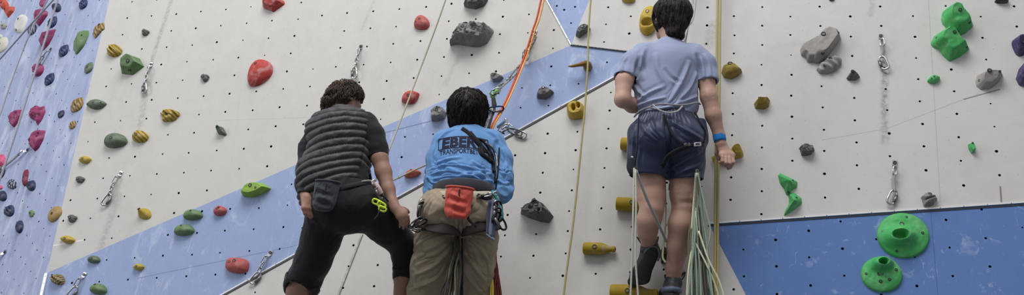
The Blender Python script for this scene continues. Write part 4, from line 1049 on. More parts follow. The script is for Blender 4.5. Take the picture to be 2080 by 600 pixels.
def placer(cx, cy, Y, ang=0., curve=0.):
    c = Q(cx, cy, Y - .35); r = unit(Rv * math.cos(ang) + Uv * math.sin(ang)); u = unit(np.cross(r, Fv)) ; dr = unit(ray(cx, cy))
    r = unit(r - dr * (r @ dr)); u = unit(np.cross(r, dr))
    return lambda x, y: (c + r * x + u * (y - curve * x * x), dr)
kids = [o for o in bpy.data.objects if o.type == 'MESH' and (o.parent == A or o.parent == har)]
printed('PETZL', placer(1396, 294, 4.0, math.radians(10)), .022, 1.0, grey_print, 'lettering', har, kids, .0012, w=.034)
def patch(w, h, nx=8, ny=4, rad=0):
    me = bpy.data.meshes.new('patch'); v = [((i / nx - .5) * w, (j / ny - .5) * h, 0) for j in range(ny + 1) for i in range(nx + 1)]
    me.from_pydata(v, [], [(j * (nx + 1) + i, j * (nx + 1) + i + 1, (j + 1) * (nx + 1) + i + 1, (j + 1) * (nx + 1) + i) for j in range(ny) for i in range(nx)]); return me
drop_on(patch(.038, .020), placer(1417, 293, 4.0, math.radians(4)), .0015, kids, white_print, 'buckle_label', har)
drop_on(patch(.022, .010), placer(1417, 293, 4.0, math.radians(4)), .0022, kids, plain('dark_print', (60, 62, 70), .7, 0, .1, 50, 0), 'buckle_label', har)
# climbing shoes
rub = plain('shoe_rubber', (30, 31, 34), .6, 0, .2, 40, .1); shoe_top = plain('shoe_synthetic', (44, 46, 52), .5, 0, .15, 40, .1); shoe_blue = plain('slate_blue_rand', (92, 104, 128), .5, 0, .15, 40, .1)
def shoe(heel, ball, toe, ankle, w, sole_n, parent, rand=None):
    heel, ball, toe, ankle = map(np.asarray, (heel, ball, toe, ankle)); sn = unit(sole_n)
    f = Fld(*bounds([heel, ball, toe, ankle], .1), .0035)
    f.chain([heel, (heel + ball) / 2, ball, toe], [.036 * w, .036 * w, .046 * w, .026 * w], .02, .8, sn); f.cap(heel, heel * .3 + ankle * .7, .036 * w, .040 * w, .025); f.cap((heel + ball) / 2 - sn * .012, ankle, .034 * w, .038 * w, .03)
    # flat sole
    f.clip(heel + sn * .022 * w, sn); ax = unit(ankle - heel); f.cyl(ankle + ax * .012, ankle + ax * .09, .075)
    V, F = f.net(); V = relax(V, F, 1); g = put('shoe', V, F, shoe_top, parent)
    # heel rand, sole slab
    f = Fld(*bounds([heel, ball, toe], .08), .0035); f.chain([heel + sn * .020, (heel + ball) / 2 + sn * .019, ball + sn * .018, toe + sn * .012], [.038 * w, .033 * w, .048 * w, .028 * w], .02, .32, sn); f.clip(heel + sn * .031 * w, sn)
    V, F = f.net(); put('sole', V, F, rub, g)
    fw = unit(ball - heel); sdv = unit(np.cross(fw, sn)); mb = MB()
    v, ff = sweep([heel + sn * .022 * w + fw * (.018 - .055 * math.sin(t)) * w + sdv * math.cos(t) * .037 * w for t in np.linspace(0, math.pi, 16)], .0075, 7, flat=.7); mb.add(v, ff); mb.build('heel_rand', plain('grey_rand', (96, 98, 104), .5, 0, .1, 40, 0) if sn[2] > -.8 else shoe_top, g)
    if rand is not None:
        mb = MB(); v, ff = sweep([heel * .9 + ankle * .1 + fw * (.020 - .058 * math.sin(t)) * w + sdv * math.cos(t) * .039 * w for t in np.linspace(0, math.pi, 16)], .016, 8, flat=1, up=tuple(sn)); mb.add(v, ff); mb.build('heel_cup', rand if sn[2] < -.8 else shoe_top, g)
    # pull loops and strap
    side = unit(np.cross(ax, sn))
    for q in (-1, 1):
        p0 = ankle + side * q * .034 * w + ax * .004; mb = MB(); v, ff = sweep(catmull([p0 + sn * .012, p0 + sn * .018 + ax * .042 + side * q * .016, p0 - sn * .004 + ax * .048 + side * q * .020, p0 - sn * .012], 5), .0065, 6, flat=.4); mb.add(v, ff); mb.build('pull_loop', rub, g)
    mb = MB(); an = np.linspace(0, 2 * math.pi, 22, endpoint=False); c = ankle * .75 + heel * .25
    v, ff = sweep([c + side * math.cos(t) * .041 * w + sn * math.sin(t) * .038 * w for t in an], .011, 6, True, .35, tuple(side)); mb.add(v, ff); mb.build('strap', shoe_top, g)
    return g
shoe(Q(1323, 516, 4.315), Q(1299, 560, 4.35), Q(1285, 573, 4.39), Q(1319, 499, 4.335), 1.08, unit(np.array([.1, -1, -.25])), A, shoe_blue)
shoe(Q(1364, 592, 4.30), Q(1358, 598, 4.42), Q(1352, 602, 4.48), Q(1368, 572, 4.33), 1.08, unit(np.array([0, -.15, -1])), A, shoe_blue)
# ------------------------------------------------------------------ the person in the middle (blue printed shirt, khaki trousers)
B = empty('person', Q(935, 400, 4.08), 'person in bright blue printed long-sleeved shirt and khaki trousers, between the two others', 'person')
b = Fld(*bounds([Q(820, 170, 4.1), Q(1060, 170, 4.3), Q(815, 760, 4.0), Q(1050, 760, 4.6), Q(940, 400, 3.9)], .05), .0045)
hc = Q(951, 227, 4.20); hf = unit(np.array([.12, 1, .45])); RB = face(b, hc, hf, np.array([0, -.4, 1.]), 1.0)
b.cap(Q(951, 252, 4.19), Q(952, 280, 4.17), .056, .064, .03)
b.cap(Q(945, 310, 4.16), Q(940, 375, 4.08), .125, .115, .04, .68); b.cap(Q(905, 292, 4.17), Q(1000, 292, 4.17), .06, .06, .05); b.cap(Q(940, 375, 4.08), Q(935, 430, 4.07), .115, .125, .05, .7)
b.chain(px2([(900, 292, 4.17), (887, 340, 4.13), (882, 385, 4.11)]), [.046, .038, .036], .02); b.chain(px2([(880, 385, 4.10), (896, 372, 4.3), (925, 350, 4.42)]), [.042, .038, .028], .02)
hand(b, Q(925, 350, 4.42), Q(938, 342, 4.50), np.array([0, 0, 1.]), np.array([1, .2, 0]), .95)
b.chain(px2([(1003, 292, 4.17), (1020, 340, 4.13), (1022, 388, 4.10)]), [.052, .046, .042], .02); b.chain(px2([(1022, 388, 4.10), (1008, 372, 4.3), (975, 350, 4.42)]), [.042, .038, .028], .02)
hand(b, Q(975, 350, 4.42), Q(962, 342, 4.50), np.array([0, 0, 1.]), np.array([-1, .2, 0]), .95, thumb=1)
b.chain(px2([(895, 425, 4.08), (880, 490, 4.12), (868, 560, 4.2), (860, 640, 4.36), (862, 720, 4.58)]), [.095, .085, .065, .055, .04], .03)
b.chain(px2([(975, 425, 4.08), (972, 490, 4.12), (972, 560, 4.18), (975, 640, 4.34), (978, 720, 4.56)]), [.095, .085, .06, .055, .04], .03)
V, F = b.net(); V = relax(V, F, 1); put('body', V, F, skin, B)
hf_ = Fld(*bounds([hc], .17), .004); up = RB[:, 2]; ctr = hc - hf * .01
hf_.ell(ctr + up * .008, (.101, .116, .116), .02, RB); hf_.ell(ctr + up * .03 - hf * .02, (.100, .105, .098), .03, RB); hf_.cap(ctr - hf * .06 - up * .055, ctr - hf * .06 - up * .115, .058, .050, .03)
hf_.cap(ctr - up * .06 - hf * .035 - RB[:, 0] * .04, ctr - up * .06 - hf * .035 + RB[:, 0] * .04, .048, .048, .03)
hf_.ell(hc + hf * .10 - up * .035, (.095, .075, .09), .01, RB, 'cut')
V, F = hf_.net(); V = V + vnorm(V, F) * (fbm(V * [60, 60, 22], 3) * .006)[:, None]
hairmesh(V, F, ctr + up * .09 - hf * .06, 3600, 11, .012, .0015, B, hair_brown, 9, lift=.0015, rise=.6)
# shirt
s = Fld(*bounds([Q(850, 255, 4.1), Q(1065, 255, 4.3), Q(850, 430, 4.0), Q(1065, 430, 4.3)], .08), .0045)
s.cap(Q(950, 276, 4.17), Q(948, 300, 4.17), .085, .115, .04, .8)
s.cap(Q(945, 318, 4.16), Q(940, 385, 4.09), .158, .160, .05, .74); s.cap(Q(912, 294, 4.17), Q(995, 294, 4.17), .078, .078, .05, .95)
s.chain(px2([(903, 290, 4.17), (889, 325, 4.14), (884, 365, 4.11), (881, 392, 4.10)]), [.066, .060, .056, .054], .03); s.chain(px2([(881, 392, 4.10), (893, 378, 4.25), (910, 365, 4.34)]), [.052, .05, .042], .02)
s.chain(px2([(1000, 290, 4.17), (1018, 325, 4.14), (1021, 360, 4.11), (1021, 392, 4.10)]), [.066, .061, .058, .055], .03); s.chain(px2([(1021, 392, 4.10), (1010, 378, 4.25), (990, 362, 4.34)]), [.053, .05, .042], .02)
s.shell(.011); wt = Q(940, 384, 4.0)
s.cyl(Q(938, 398, 4.07), Q(936, 470, 4.05), .152); s.cyl(Q(951, 264, 4.17), Q(951, 220, 4.18), .062)
V, F = s.net(); Nn = vnorm(V, F); low = np.clip((Q(940, 318, 4.0)[2] - V[:, 2]) / .06, 0.25, 1)[:, None]; V = V + (foldnoise(V, Nn, [1, 0, -.15], 1.5, 13, .015, 5) - V) * low; yb = 4.03
V = crease_poly(V, Nn, F, [([(872, 346), (905, 336), (950, 341), (1000, 356)], .008, .013), ([(876, 354), (905, 349), (950, 356), (1003, 371)], .008, .013), ([(882, 364), (925, 357), (965, 362), (1000, 380)], .008, .012),
    ([(880, 337), (905, 325), (935, 320)], .009, .009), ([(888, 372), (930, 368), (985, 380)], .008, .010), ([(905, 345), (925, 352), (960, 350)], .007, .008), ([(960, 328), (985, 345), (1003, 352)], .008, .009), ([(1008, 290), (1003, 330), (1005, 385)], .010, -.015)])
V = crease_poly(V, Nn, F, [([(890, 288), (882, 320), (888, 345)], .010, -.010), ([(1018, 292), (1028, 325), (1030, 370)], .009, .010), ([(1012, 340), (1024, 348), (1038, 346)], .007, .009), ([(1010, 365), (1024, 374), (1038, 370)], .007, .009), ([(870, 362), (878, 372), (890, 372)], .007, .009),
    ([(868, 385), (878, 392), (890, 390)], .007, .008), ([(985, 264), (1005, 275), (1018, 295)], .009, .008), ([(925, 262), (905, 270), (890, 285)], .009, .007)])
shirt_b = put('shirt', V, F, cloth_mat('sky_blue_jersey', (96, 140, 190), var=.07, sheen=.15), B)
navy_print = plain('navy_print', (9, 13, 44), .85, 0, .05, 50, 0)
ang = math.radians(-1.0)
printed('EBERT', placer(941, 289, 4.1, ang, 1.1), .069, 1.06, navy_print, 'lettering', shirt_b, [shirt_b], .0015, w=.235, bold=.0036, shear=.05)
printed('TRANSPORTBETON', placer(941, 307, 4.1, ang, 1.1), .035, 1.0, navy_print, 'lettering', shirt_b, [shirt_b], .0015, w=.25, bold=.0009)
me = bpy.data.meshes.new('frame'); w2, h2, t = .132, .029, .005; nn = 24; vs_ = []; fs_ = []
def strip(p, q):
    p = np.array(p, float); q = np.array(q, float); k = len(vs_); d = unit(q - p); n2 = np.array([-d[1], d[0]]) * t / 2
    for i in range(nn + 1):
        c = p + (q - p) * i / nn; vs_.append((*(c + n2), 0)); vs_.append((*(c - n2), 0))
    for i in range(nn): fs_.append((k + 2 * i, k + 2 * i + 1, k + 2 * i + 3, k + 2 * i + 2))
strip((-w2, h2), (w2, h2)); strip((-w2, -h2), (w2, -h2)); strip((-w2, -h2), (-w2, h2)); strip((w2, -h2), (w2, h2)); me.from_pydata([tuple(map(float, x)) for x in vs_], [], fs_)
drop_on(me, placer(941, 288.5, 4.1, ang, 1.1), .0015, [shirt_b], navy_print, 'print_frame', shirt_b)
# trousers
s = Fld(*bounds([Q(820, 370, 3.9), Q(1045, 370, 4.3), Q(820, 800, 4.1), Q(1045, 800, 4.7)], .06), .005)
s.cap(Q(938, 392, 4.06), Q(936, 420, 4.05), .155, .168, .05, .8); s.ell(Q(900, 432, 4.02), (.105, .12, .10), .04); s.ell(Q(972, 432, 4.02), (.100, .12, .10), .04)
s.chain(px2([(892, 430, 4.07), (884, 490, 4.11), (874, 545, 4.17), (866, 600, 4.26), (862, 680, 4.45), (864, 720, 4.56)]), [.118, .100, .100, .096, .085, .08], .03)
s.chain(px2([(978, 430, 4.07), (972, 490, 4.11), (971, 545, 4.16), (971, 600, 4.25), (976, 680, 4.43), (978, 720, 4.54)]), [.108, .093, .082, .073, .072, .07], .03)
s.shell(.010); s.clip(Q(938, 398, 4.05), [0, 0, 1]); s.cyl(Q(864, 722, 4.56), Q(866, 800, 4.8), .11); s.cyl(Q(978, 722, 4.54), Q(980, 800, 4.8), .11)
V, F = s.net(); Nn = vnorm(V, F); V = foldnoise(V, Nn, [.8, 0, .5], 1.5, 13, .012, 15)
V = foldnoise(V, Nn, [-.5, 0, .8], 3, 20, .003, 75); yb = 3.98; kh = []
for x0, y0, x1, y1, w, h in [(855, 500, 910, 478, .011, .009), (850, 540, 918, 500, .012, .010), (838, 575, 905, 525, .012, .010), (832, 598, 890, 560, .011, .010), (850, 470, 880, 462, .010, .008), (870, 520, 915, 490, .010, -.008),
    (945, 490, 985, 520, .010, .009), (942, 520, 985, 555, .011, .010), (950, 560, 990, 590, .011, .009), (990, 480, 1003, 500, .009, .008), (945, 540, 960, 590, .009, .008), (985, 500, 1000, 540, .010, .009), (935, 440, 935, 480, .010, -.016),
    (900, 450, 935, 478, .010, -.007), (975, 450, 938, 478, .010, -.007), (880, 400, 870, 440, .009, .007), (985, 400, 1000, 440, .009, .006), (905, 440, 925, 462, .010, .006), (962, 440, 945, 462, .010, .006), (843, 560, 880, 600, .010, .007), (855, 485, 900, 468, .008, .006)]: kh.append((Q(x0, y0, 4.0), Q(x1, y1, 4.0), w * 1.2, h * 1.1))
V = crease_poly(V, Nn, F, [([(838, 562), (880, 542), (918, 502)], .011, .013), ([(832, 590), (885, 566), (908, 532)], .010, .013), ([(850, 522), (888, 506), (915, 484)], .010, .011), ([(848, 498), (878, 478), (908, 472)], .009, .011), ([(845, 540), (870, 528), (895, 522)], .009, .009),
    ([(945, 482), (972, 500), (990, 532)], .009, .012), ([(942, 512), (965, 545), (990, 575)], .010, .013), ([(942, 545), (960, 575), (985, 602)], .010, .012), ([(960, 477), (982, 482), (1002, 496)], .009, .010), ([(978, 505), (990, 530), (996, 560)], .009, .009),
    ([(936, 440), (936, 460), (935, 485)], .010, -.016), ([(878, 405), (868, 425), (866, 448)], .009, .008), ([(990, 405), (1000, 425), (1003, 445)], .009, .008), ([(900, 448), (918, 458), (932, 470)], .009, .008), ([(970, 446), (955, 458), (940, 470)], .009, .008), ([(836, 575), (850, 585), (870, 598)], .008, .008)])
trou = put('trousers', V, F, cloth_mat('khaki_cotton', (146, 134, 113), var=.10, sheen=.15), B)
band = cloth_mat('charcoal_cotton', (44, 45, 52), sheen=.1)
loop_on([(880, 388, 4.05), (898, 380, 3.975), (935, 375, 3.945), (975, 379, 3.965), (1002, 389, 4.04)], .038, band, 'waistband', B, .3)
def harness_for(root):
    h = empty('harness', (0, 0, 0), None, None); h.parent = root; h.location = (0, 0, 0); return h
hB = harness_for(B)
brown_web = cloth_mat('brown_webbing', (52, 40, 40), weave=700, sheen=.1); tanweb = cloth_mat('tan_webbing', (176, 166, 146), weave=600, sheen=.1)
loop_on([(862, 398, 4.06), (880, 396, 3.98), (905, 395, 3.925), (940, 397, 3.90), (975, 396, 3.93), (1000, 396, 3.98), (1012, 402, 4.06)], .020, tanweb, 'waist_belt', hB, .25)
loop_on([(866, 404, 4.03), (885, 402, 3.955), (905, 403, 3.912)], .006, web, 'gear_loop', hB); loop_on([(968, 402, 3.912), (990, 402, 3.955), (1008, 408, 4.02)], .006, web, 'gear_loop', hB)
loop_on([(858, 455, 4.08), (870, 459, 3.99), (895, 465, 3.93), (920, 468, 3.95), (934, 470, 4.0)], .034, brown_web, 'leg_loop', hB, .2)
loop_on([(938, 470, 4.0), (955, 466, 3.95), (980, 460, 3.935), (1003, 458, 3.99), (1012, 455, 4.06)], .032, brown_web, 'leg_loop', hB, .2)
loop_on([(902, 398, 3.925), (888, 412, 3.92), (878, 428, 3.95), (874, 452, 3.97)], .0075, web, 'riser_strap', hB, .4); loop_on([(965, 400, 3.92), (950, 440, 3.90), (968, 462, 3.91)], .007, web, 'riser_strap', hB, .4)
loop_on([(870, 442, 4.0), (858, 425, 4.03), (856, 405, 4.06)], .008, tanweb, 'side_strap', hB, .4)
# black strap over the shoulder with its cluster of slings
blk = cloth_mat('black_webbing', (20, 20, 24), weave=700, sheen=.1)
def strap_on(pts, r, mat, name, parent, trees_of, flat=.35, off=.004):
    t = trees_of; L = np.array(parent_loc(t)); vv = np.empty(len(t.data.vertices) * 3); t.data.vertices.foreach_get('co', vv); vv = vv.reshape(-1, 3) + L
    tr = BVHTree.FromPolygons([tuple(x) for x in vv], [tuple(p.vertices) for p in t.data.polygons]); P = []
    for (x, y) in catmull([(a[0], a[1], 0) for a in pts], 6)[:, :2]:
        d = ray(x, y); h = tr.ray_cast(Vector(CAM), Vector(d))
        if h[0] is not None: P.append(np.array(h[0]) - d * off)
    v, f = sweep(P, r, 8, False, flat, tuple(-Fv)); mb = MB(); mb.add(v, f); return mb.build(name, mat, parent)
sl = empty('sling', Q(985, 310, 3.98), 'black webbing sling worn slanting over the blue shirt', 'sling')
strap_on([(938, 262), (950, 270), (962, 282), (975, 298), (984, 312)], .0135, blk, 'shoulder_strap', sl, shirt_b)
strap_on([(955, 268), (972, 288), (986, 305), (1000, 325), (1006, 345), (1006, 372)], .008, blk, 'loose_strap', sl, shirt_b)
strap_on([(968, 282), (980, 286), (992, 300), (1001, 318), (1002, 335)], .006, blk, 'loose_strap', sl, shirt_b, .6, .006)
strap_on([(974, 300), (978, 313), (990, 322), (1000, 332), (1005, 350)], .014, blk, 'folded_webbing', sl, shirt_b, .6, .006)
strap_on([(985, 290), (1000, 300), (1008, 318), (1010, 340)], .005, steel_dark, 'wire_edge', sl, shirt_b, .8, .006)
strap_on([(1014, 300), (1012, 340), (1007, 385)], .0045, blk, 'loose_strap', sl, shirt_b, .6, .006)

def bag(cx, cy, Y, w, h, label, col, name='chalk_bag', back=None, rnd=False):
    """a hanging pouch: body, rim, belt loop"""
    c = Q(cx, cy, Y); root = empty(name, Q(cx, cy + h / 2, Y), label, 'chalk bag'); k = 1 / (FPX / Y * .93); W_, H_ = w * k, h * k / .93
    f = Fld(*bounds([c], max(W_, H_) * .8), .004)
    f.cap(c + [0, 0, H_ * .22], c - [0, 0, H_ * .20], W_ * .47, W_ * .44, .03, .42); f.clip(c + [0, 0, H_ * .46], [0, 0, 1], .01); f.clip(c - [0, 0, H_ * .5], [0, -.1, -1])
    for q in (-1, 1): f.clip(c + [q * W_ * .47, 0, 0], [q, 0, 0])
    V, F = f.net(); Nn = vnorm(V, F); V = foldnoise(V, Nn, [.4, 0, 1], 8, 26, .0028, 33 + cx)
    V = crease(V, Nn, [(c + [-W_ * .4, -W_ * .2, -H_ * .1], c + [W_ * .3, -W_ * .2, -H_ * .18], .012, .010), (c + [-W_ * .3, -W_ * .2, H_ * .2], c + [W_ * .1, -W_ * .2, H_ * .05], .010, .008), (c + [-W_ * .1, -W_ * .2, -H_ * .3], c + [W_ * .35, -W_ * .2, -H_ * .38], .010, -.007)])
    put('body', V, F, col, root)
    an = np.linspace(0, 2 * math.pi, 28, endpoint=False); mb = MB(); v, ff = sweep([c + [math.cos(t) * W_ * .455, math.sin(t) * W_ * .17, H_ * .43] for t in an], .006, 6, True, 1); mb.add(v, ff); mb.build('rim', col, root)
    mb = MB(); v, ff = sweep(catmull([c + [0, -W_ * .20, H_ * .34], c + [.0, -W_ * .22, H_ * .2], c + [.004, -W_ * .22, H_ * .12]], 4), .0035, 6); mb.add(v, ff); mb.build('cord', blk, root)
    return root
bag(931, 411, 3.86, 60, 62, 'orange-red chalk bag on the belt of the person in the blue shirt', cloth_mat('orange_red_nylon', (180, 68, 54), weave=500, rough=.6, var=.1, big=16))
# ------------------------------------------------------------------ the person on the left (quilted vest)
Cc = empty('person', Q(700, 400, 4.02), 'curly-haired person in dark quilted vest and black knee trousers, leaning with hand on thigh', 'person')
b = Fld(*bounds([Q(585, 170, 4.0), Q(860, 170, 4.3), Q(560, 760, 3.9), Q(870, 760, 4.6), Q(700, 400, 3.85)], .05), .0045)
hc = Q(700, 209, 4.12); hf = unit(np.array([.75, .9, -.25])); RC = face(b, hc, hf, np.array([.25, .1, 1.]), .93)
b.cap(Q(698, 222, 4.10), Q(694, 258, 4.06), .058, .066, .03)
b.cap(Q(690, 290, 4.04), Q(692, 365, 4.02), .14, .13, .04, .7); b.cap(Q(645, 262, 4.06), Q(740, 258, 4.06), .06, .06, .05); b.cap(Q(692, 365, 4.02), Q(705, 410, 4.02), .12, .105, .05, .75)
b.chain(px2([(745, 256, 4.06), (762, 290, 4.04), (771, 322, 4.02)]), [.052, .048, .043], .02)
b.chain(px2([(771, 322, 4.02), (779, 350, 4.01), (789, 385, 3.99), (798, 412, 3.97), (803, 424, 3.96)]), [.043, .041, .032, .024, .024], .02)
# hand resting on the thigh, fingers spread over it
b.cap(Q(801, 420, 3.955), Q(816, 437, 3.95), .026, .030, .01, .65); b.cap(Q(812, 440, 3.95), Q(822, 432, 3.955), .018, .017, .01, .8)
for pts, r in (([(821, 431, 3.955), (828, 440, 3.955), (830, 450, 3.975), (830, 457, 3.99)], .0098), ([(819, 436, 3.95), (824, 446, 3.955), (826, 456, 3.97), (825, 462, 3.985)], .0100),
               ([(815, 439, 3.948), (819, 450, 3.953), (820, 459, 3.965), (819, 465, 3.98)], .0096), ([(811, 440, 3.948), (813, 450, 3.953), (813, 457, 3.963), (812, 462, 3.97)], .0086), ([(808, 424, 3.95), (820, 424, 3.96), (827, 428, 3.975), (830, 432, 3.985)], .0110)):
    b.chain(px2(pts), [r, r * .95, r * .86, r * .72], .003)
b.chain(px2([(648, 266, 4.06), (628, 302, 4.08), (622, 345, 4.06)]), [.050, .046, .042], .02); b.chain(px2([(622, 345, 4.06), (620, 375, 3.98), (622, 404, 3.92)]), [.042, .036, .026], .02)
hand(b, Q(622, 404, 3.92), Q(625, 424, 3.90), np.array([1., .5, 0]), np.array([.2, 1., 0]), .95)
b.chain(px2([(672, 425, 4.02), (652, 485, 4.08), (632, 540, 4.14), (608, 590, 4.26), (590, 650, 4.42), (580, 712, 4.60)]), [.080, .074, .066, .060, .055, .04], .03)
b.chain(px2([(742, 425, 4.02), (790, 462, 4.12), (822, 500, 4.20), (820, 560, 4.28), (816, 620, 4.40), (812, 690, 4.58)]), [.080, .072, .058, .050, .048, .038], .03)
V, F = b.net(); V = relax(V, F, 1); put('body', V, F, skin_mat('tanned_skin', (150, 116, 100)), Cc)
hf_ = Fld(*bounds([hc], .18), .004); up = RC[:, 2]; ctr = hc - hf * .015
hf_.ell(ctr + up * .010, (.084, .100, .098), .02, RC); hf_.ell(ctr + up * .036 + hf * .02, (.080, .086, .074), .03, RC); hf_.cap(ctr - hf * .048 - up * .045, ctr - hf * .045 - up * .065, .048, .044, .03)
hf_.ell(hc + hf * .10 - up * .040, (.09, .08, .09), .01, RC, 'cut')
for sx in (-1, 1): hf_.ell(hc + RC[:, 0] * sx * .085 - up * .022 + hf * .016, (.045, .045, .055), .006, RC, 'cut')
hf_.ell(Q(735, 221, 4.14), (.052, .13, .046), .008, None, 'cut')
V, F = hf_.net(); V = V + vnorm(V, F) * (fbm(V * 34, 3) * .009)[:, None]
hairmesh(V, F, ctr + up * .10 - hf * .02, 2600, 9, .007, .0015, Cc, hair_curly, 19, lift=.003, rise=.35, curl=.005, grav=.1, jitter=.35, avoid=[(hc + RC[:, 0] * q * .078 - up * .018 + hf * .016, .048) for q in (-1, 1)] + [(Q(733, 221, 4.10), .050), (Q(735, 221, 4.17), .055)])
# black long-sleeved top pushed up to the elbow
blackc = cloth_mat('black_cotton', (20, 20, 23), sheen=.12, var=.15)
s = Fld(*bounds([Q(585, 225, 4.0), Q(800, 225, 4.2), Q(585, 430, 3.9), Q(800, 430, 4.1)], .08), .0045)
s.cap(Q(690, 290, 4.04), Q(700, 390, 4.02), .150, .150, .05, .72); s.cap(Q(650, 262, 4.06), Q(740, 258, 4.06), .065, .065, .05)
s.chain(px2([(742, 252, 4.06), (757, 275, 4.04), (766, 300, 4.03), (772, 325, 4.02)]), [.066, .060, .053, .050], .03); s.chain(px2([(648, 266, 4.06), (628, 302, 4.08), (622, 345, 4.06), (619, 375, 3.985), (621, 396, 3.94)]), [.058, .053, .049, .044, .04], .03)
s.shell(.010); e = unit(Q(776, 345, 4.01) - Q(768, 305, 4.03)); s.cyl(Q(771, 320, 4.022), Q(771, 320, 4.022) + e * .2, .075); s.cyl(Q(621, 398, 3.935), Q(624, 450, 3.90), .07); s.clip(Q(700, 412, 4.02), [0, 0, -1])
s.cyl(Q(698, 240, 4.09), Q(698, 200, 4.1), .07)
V, F = s.net(); Nn = vnorm(V, F); V = foldnoise(V, Nn, [1, 0, .1], 6, 22, .003, 41); put('sweater', V, F, blackc, Cc)
# quilted vest
s = Fld(*bounds([Q(590, 215, 3.9), Q(770, 215, 4.3), Q(590, 430, 3.9), Q(770, 430, 4.2)], .07), .004)
s.cap(Q(693, 282, 4.045), Q(680, 370, 4.02), .172, .170, .05, .78); s.cap(Q(655, 262, 4.06), Q(722, 255, 4.06), .085, .085, .05, .9); s.cap(Q(697, 244, 4.07), Q(695, 258, 4.06), .085, .10, .04, .85)
s.ell(Q(648, 360, 4.0), (.105, .11, .12), .05); s.cap(Q(640, 345, 4.0), Q(632, 400, 3.98), .075, .062, .05)
s.shell(.022)
s.cyl(Q(697, 236, 4.085), Q(700, 195, 4.1), .066, k=.01); s.cyl(Q(752, 268, 4.05), Q(815, 262, 4.04), .085, k=.01); s.cyl(Q(622, 285, 4.07), Q(560, 300, 4.07), .06, k=.01)
hem0, hem1 = Q(618, 418, 3.95), Q(748, 356, 3.95); hn = np.cross(unit(hem1 - hem0), DEP); hn = hn if hn[2] < 0 else -hn; s.clip(hem0 * .5 + hem1 * .5, hn, .01)
V, F = s.net(); Nn = vnorm(V, F)
base = Q(690, 300, 3.95); upv = unit(-hn); side = unit(hem1 - hem0); c_ = (V - base) @ upv; sx = (V - base) @ side
seam = .150; c2 = c_ + np.where(sx > seam, (sx - seam) * 1.1, 0) + .05 * np.clip(sx, -.2, .2) * (c_ > -.05) * 0 + .006 * fbm(V * 5, 2)
xx = V[:, 0] - base[0]; zz = V[:, 2] - base[2]; tt = np.clip((.22 - zz) / .5, 0, 1); kk = .20 + .30 * tt
xs = .125; c2 = zz - kk * np.minimum(xx, xs) + np.where(xx > xs, (xx - xs) * .9, 0) + .006 * fbm(V * 6, 2)
per = .044; ph = c2 / per; puff = np.abs(np.sin(math.pi * ph)) ** .5
V = V + Nn * ((puff - .75) * .017 - .007 * np.exp(-((xx - xs) / .006) ** 2))[:, None]
V = V + Nn * (fbm(np.stack([xx * 26, c2 * 30, V[:, 1] * 18], 1), 3) * .0040 * (.4 + puff * .6))[:, None]
put('vest', V, F, cloth_mat('dark_grey_nylon', (62, 59, 61), weave=500, rough=.55, sheen=.12, var=.12, bk=.2), Cc)
# trousers with turned-up cuffs
s = Fld(*bounds([Q(570, 370, 3.9), Q(865, 370, 4.3), Q(560, 620, 3.9), Q(865, 620, 4.4)], .07), .0045)
s.cap(Q(705, 385, 4.01), Q(707, 412, 4.0), .152, .165, .05, .8); s.ell(Q(676, 425, 3.97), (.115, .115, .10), .05); s.ell(Q(742, 420, 3.97), (.110, .115, .10), .05)
s.chain(px2([(668, 425, 4.01), (652, 485, 4.08), (636, 530, 4.13), (618, 570, 4.20), (602, 608, 4.28)]), [.118, .098, .090, .086, .083], .03)
s.chain(px2([(745, 422, 4.01), (788, 460, 4.10), (816, 495, 4.19), (821, 530, 4.24), (821, 584, 4.30)]), [.115, .100, .075, .056, .053], .03)
s.shell(.010); s.clip(Q(705, 372, 4.0), [0, 0, 1]); e = unit(Q(600, 610, 4.3) - Q(618, 570, 4.20)); ce = Q(616, 572, 4.205); ce = Q(608, 596, 4.24); e = unit(np.array([-.30, -.30, -1.])); s.cyl(ce, ce + e * .3, .16); e2 = unit(np.array([0, -.25, -1.])); cr = Q(821, 570, 4.28); s.cyl(cr, cr + e2 * .3, .11)
V, F = s.net(); Nn = vnorm(V, F); V = foldnoise(V, Nn, [.5, 0, 1], 6, 18, .003, 52)
V = crease(V, Nn, [(Q(x0, y0, 3.93), Q(x1, y1, 3.93), w, h) for x0, y0, x1, y1, w, h in [(730, 385, 775, 380, .009, .006), (725, 400, 790, 395, .010, .007), (735, 425, 800, 440, .011, .006), (770, 450, 830, 465, .011, .007), (640, 450, 660, 520, .012, .006), (705, 430, 712, 452, .01, -.01), (650, 500, 625, 550, .011, .006), (780, 480, 800, 520, .010, .006)]])
for cc, ee, rr in ((ce, e, .13), (cr, e2, .09)):
    dd = (V - cc) @ ee; rd = np.linalg.norm(V - cc - dd[:, None] * ee, axis=1); m = (dd > -.045) & (dd < .02) & (rd < rr); Nn = vnorm(V, F)
    V = V + Nn * (m * .007 * np.clip((dd + .045) / .006, 0, 1))[:, None]
tr_c = put('trousers', V, F, blackc, Cc)
hC = harness_for(Cc)
loop_on([(625, 392, 4.06), (640, 388, 3.97), (680, 386, 3.88), (720, 376, 3.87), (752, 372, 3.92), (772, 376, 4.0)], .014, blk, 'waist_belt', hC, .3)
loop_on([(735, 369, 3.885), (748, 367, 3.90), (760, 368, 3.93)], .0035, cord_w, 'belt_piping', hC)
bag(661, 397, 3.85, 52, 60, 'dark slate chalk bag hanging below the quilted vest', cloth_mat('slate_fleece', (46, 50, 58), weave=260, rough=.95, var=.2, sheen=.3, bk=.6))
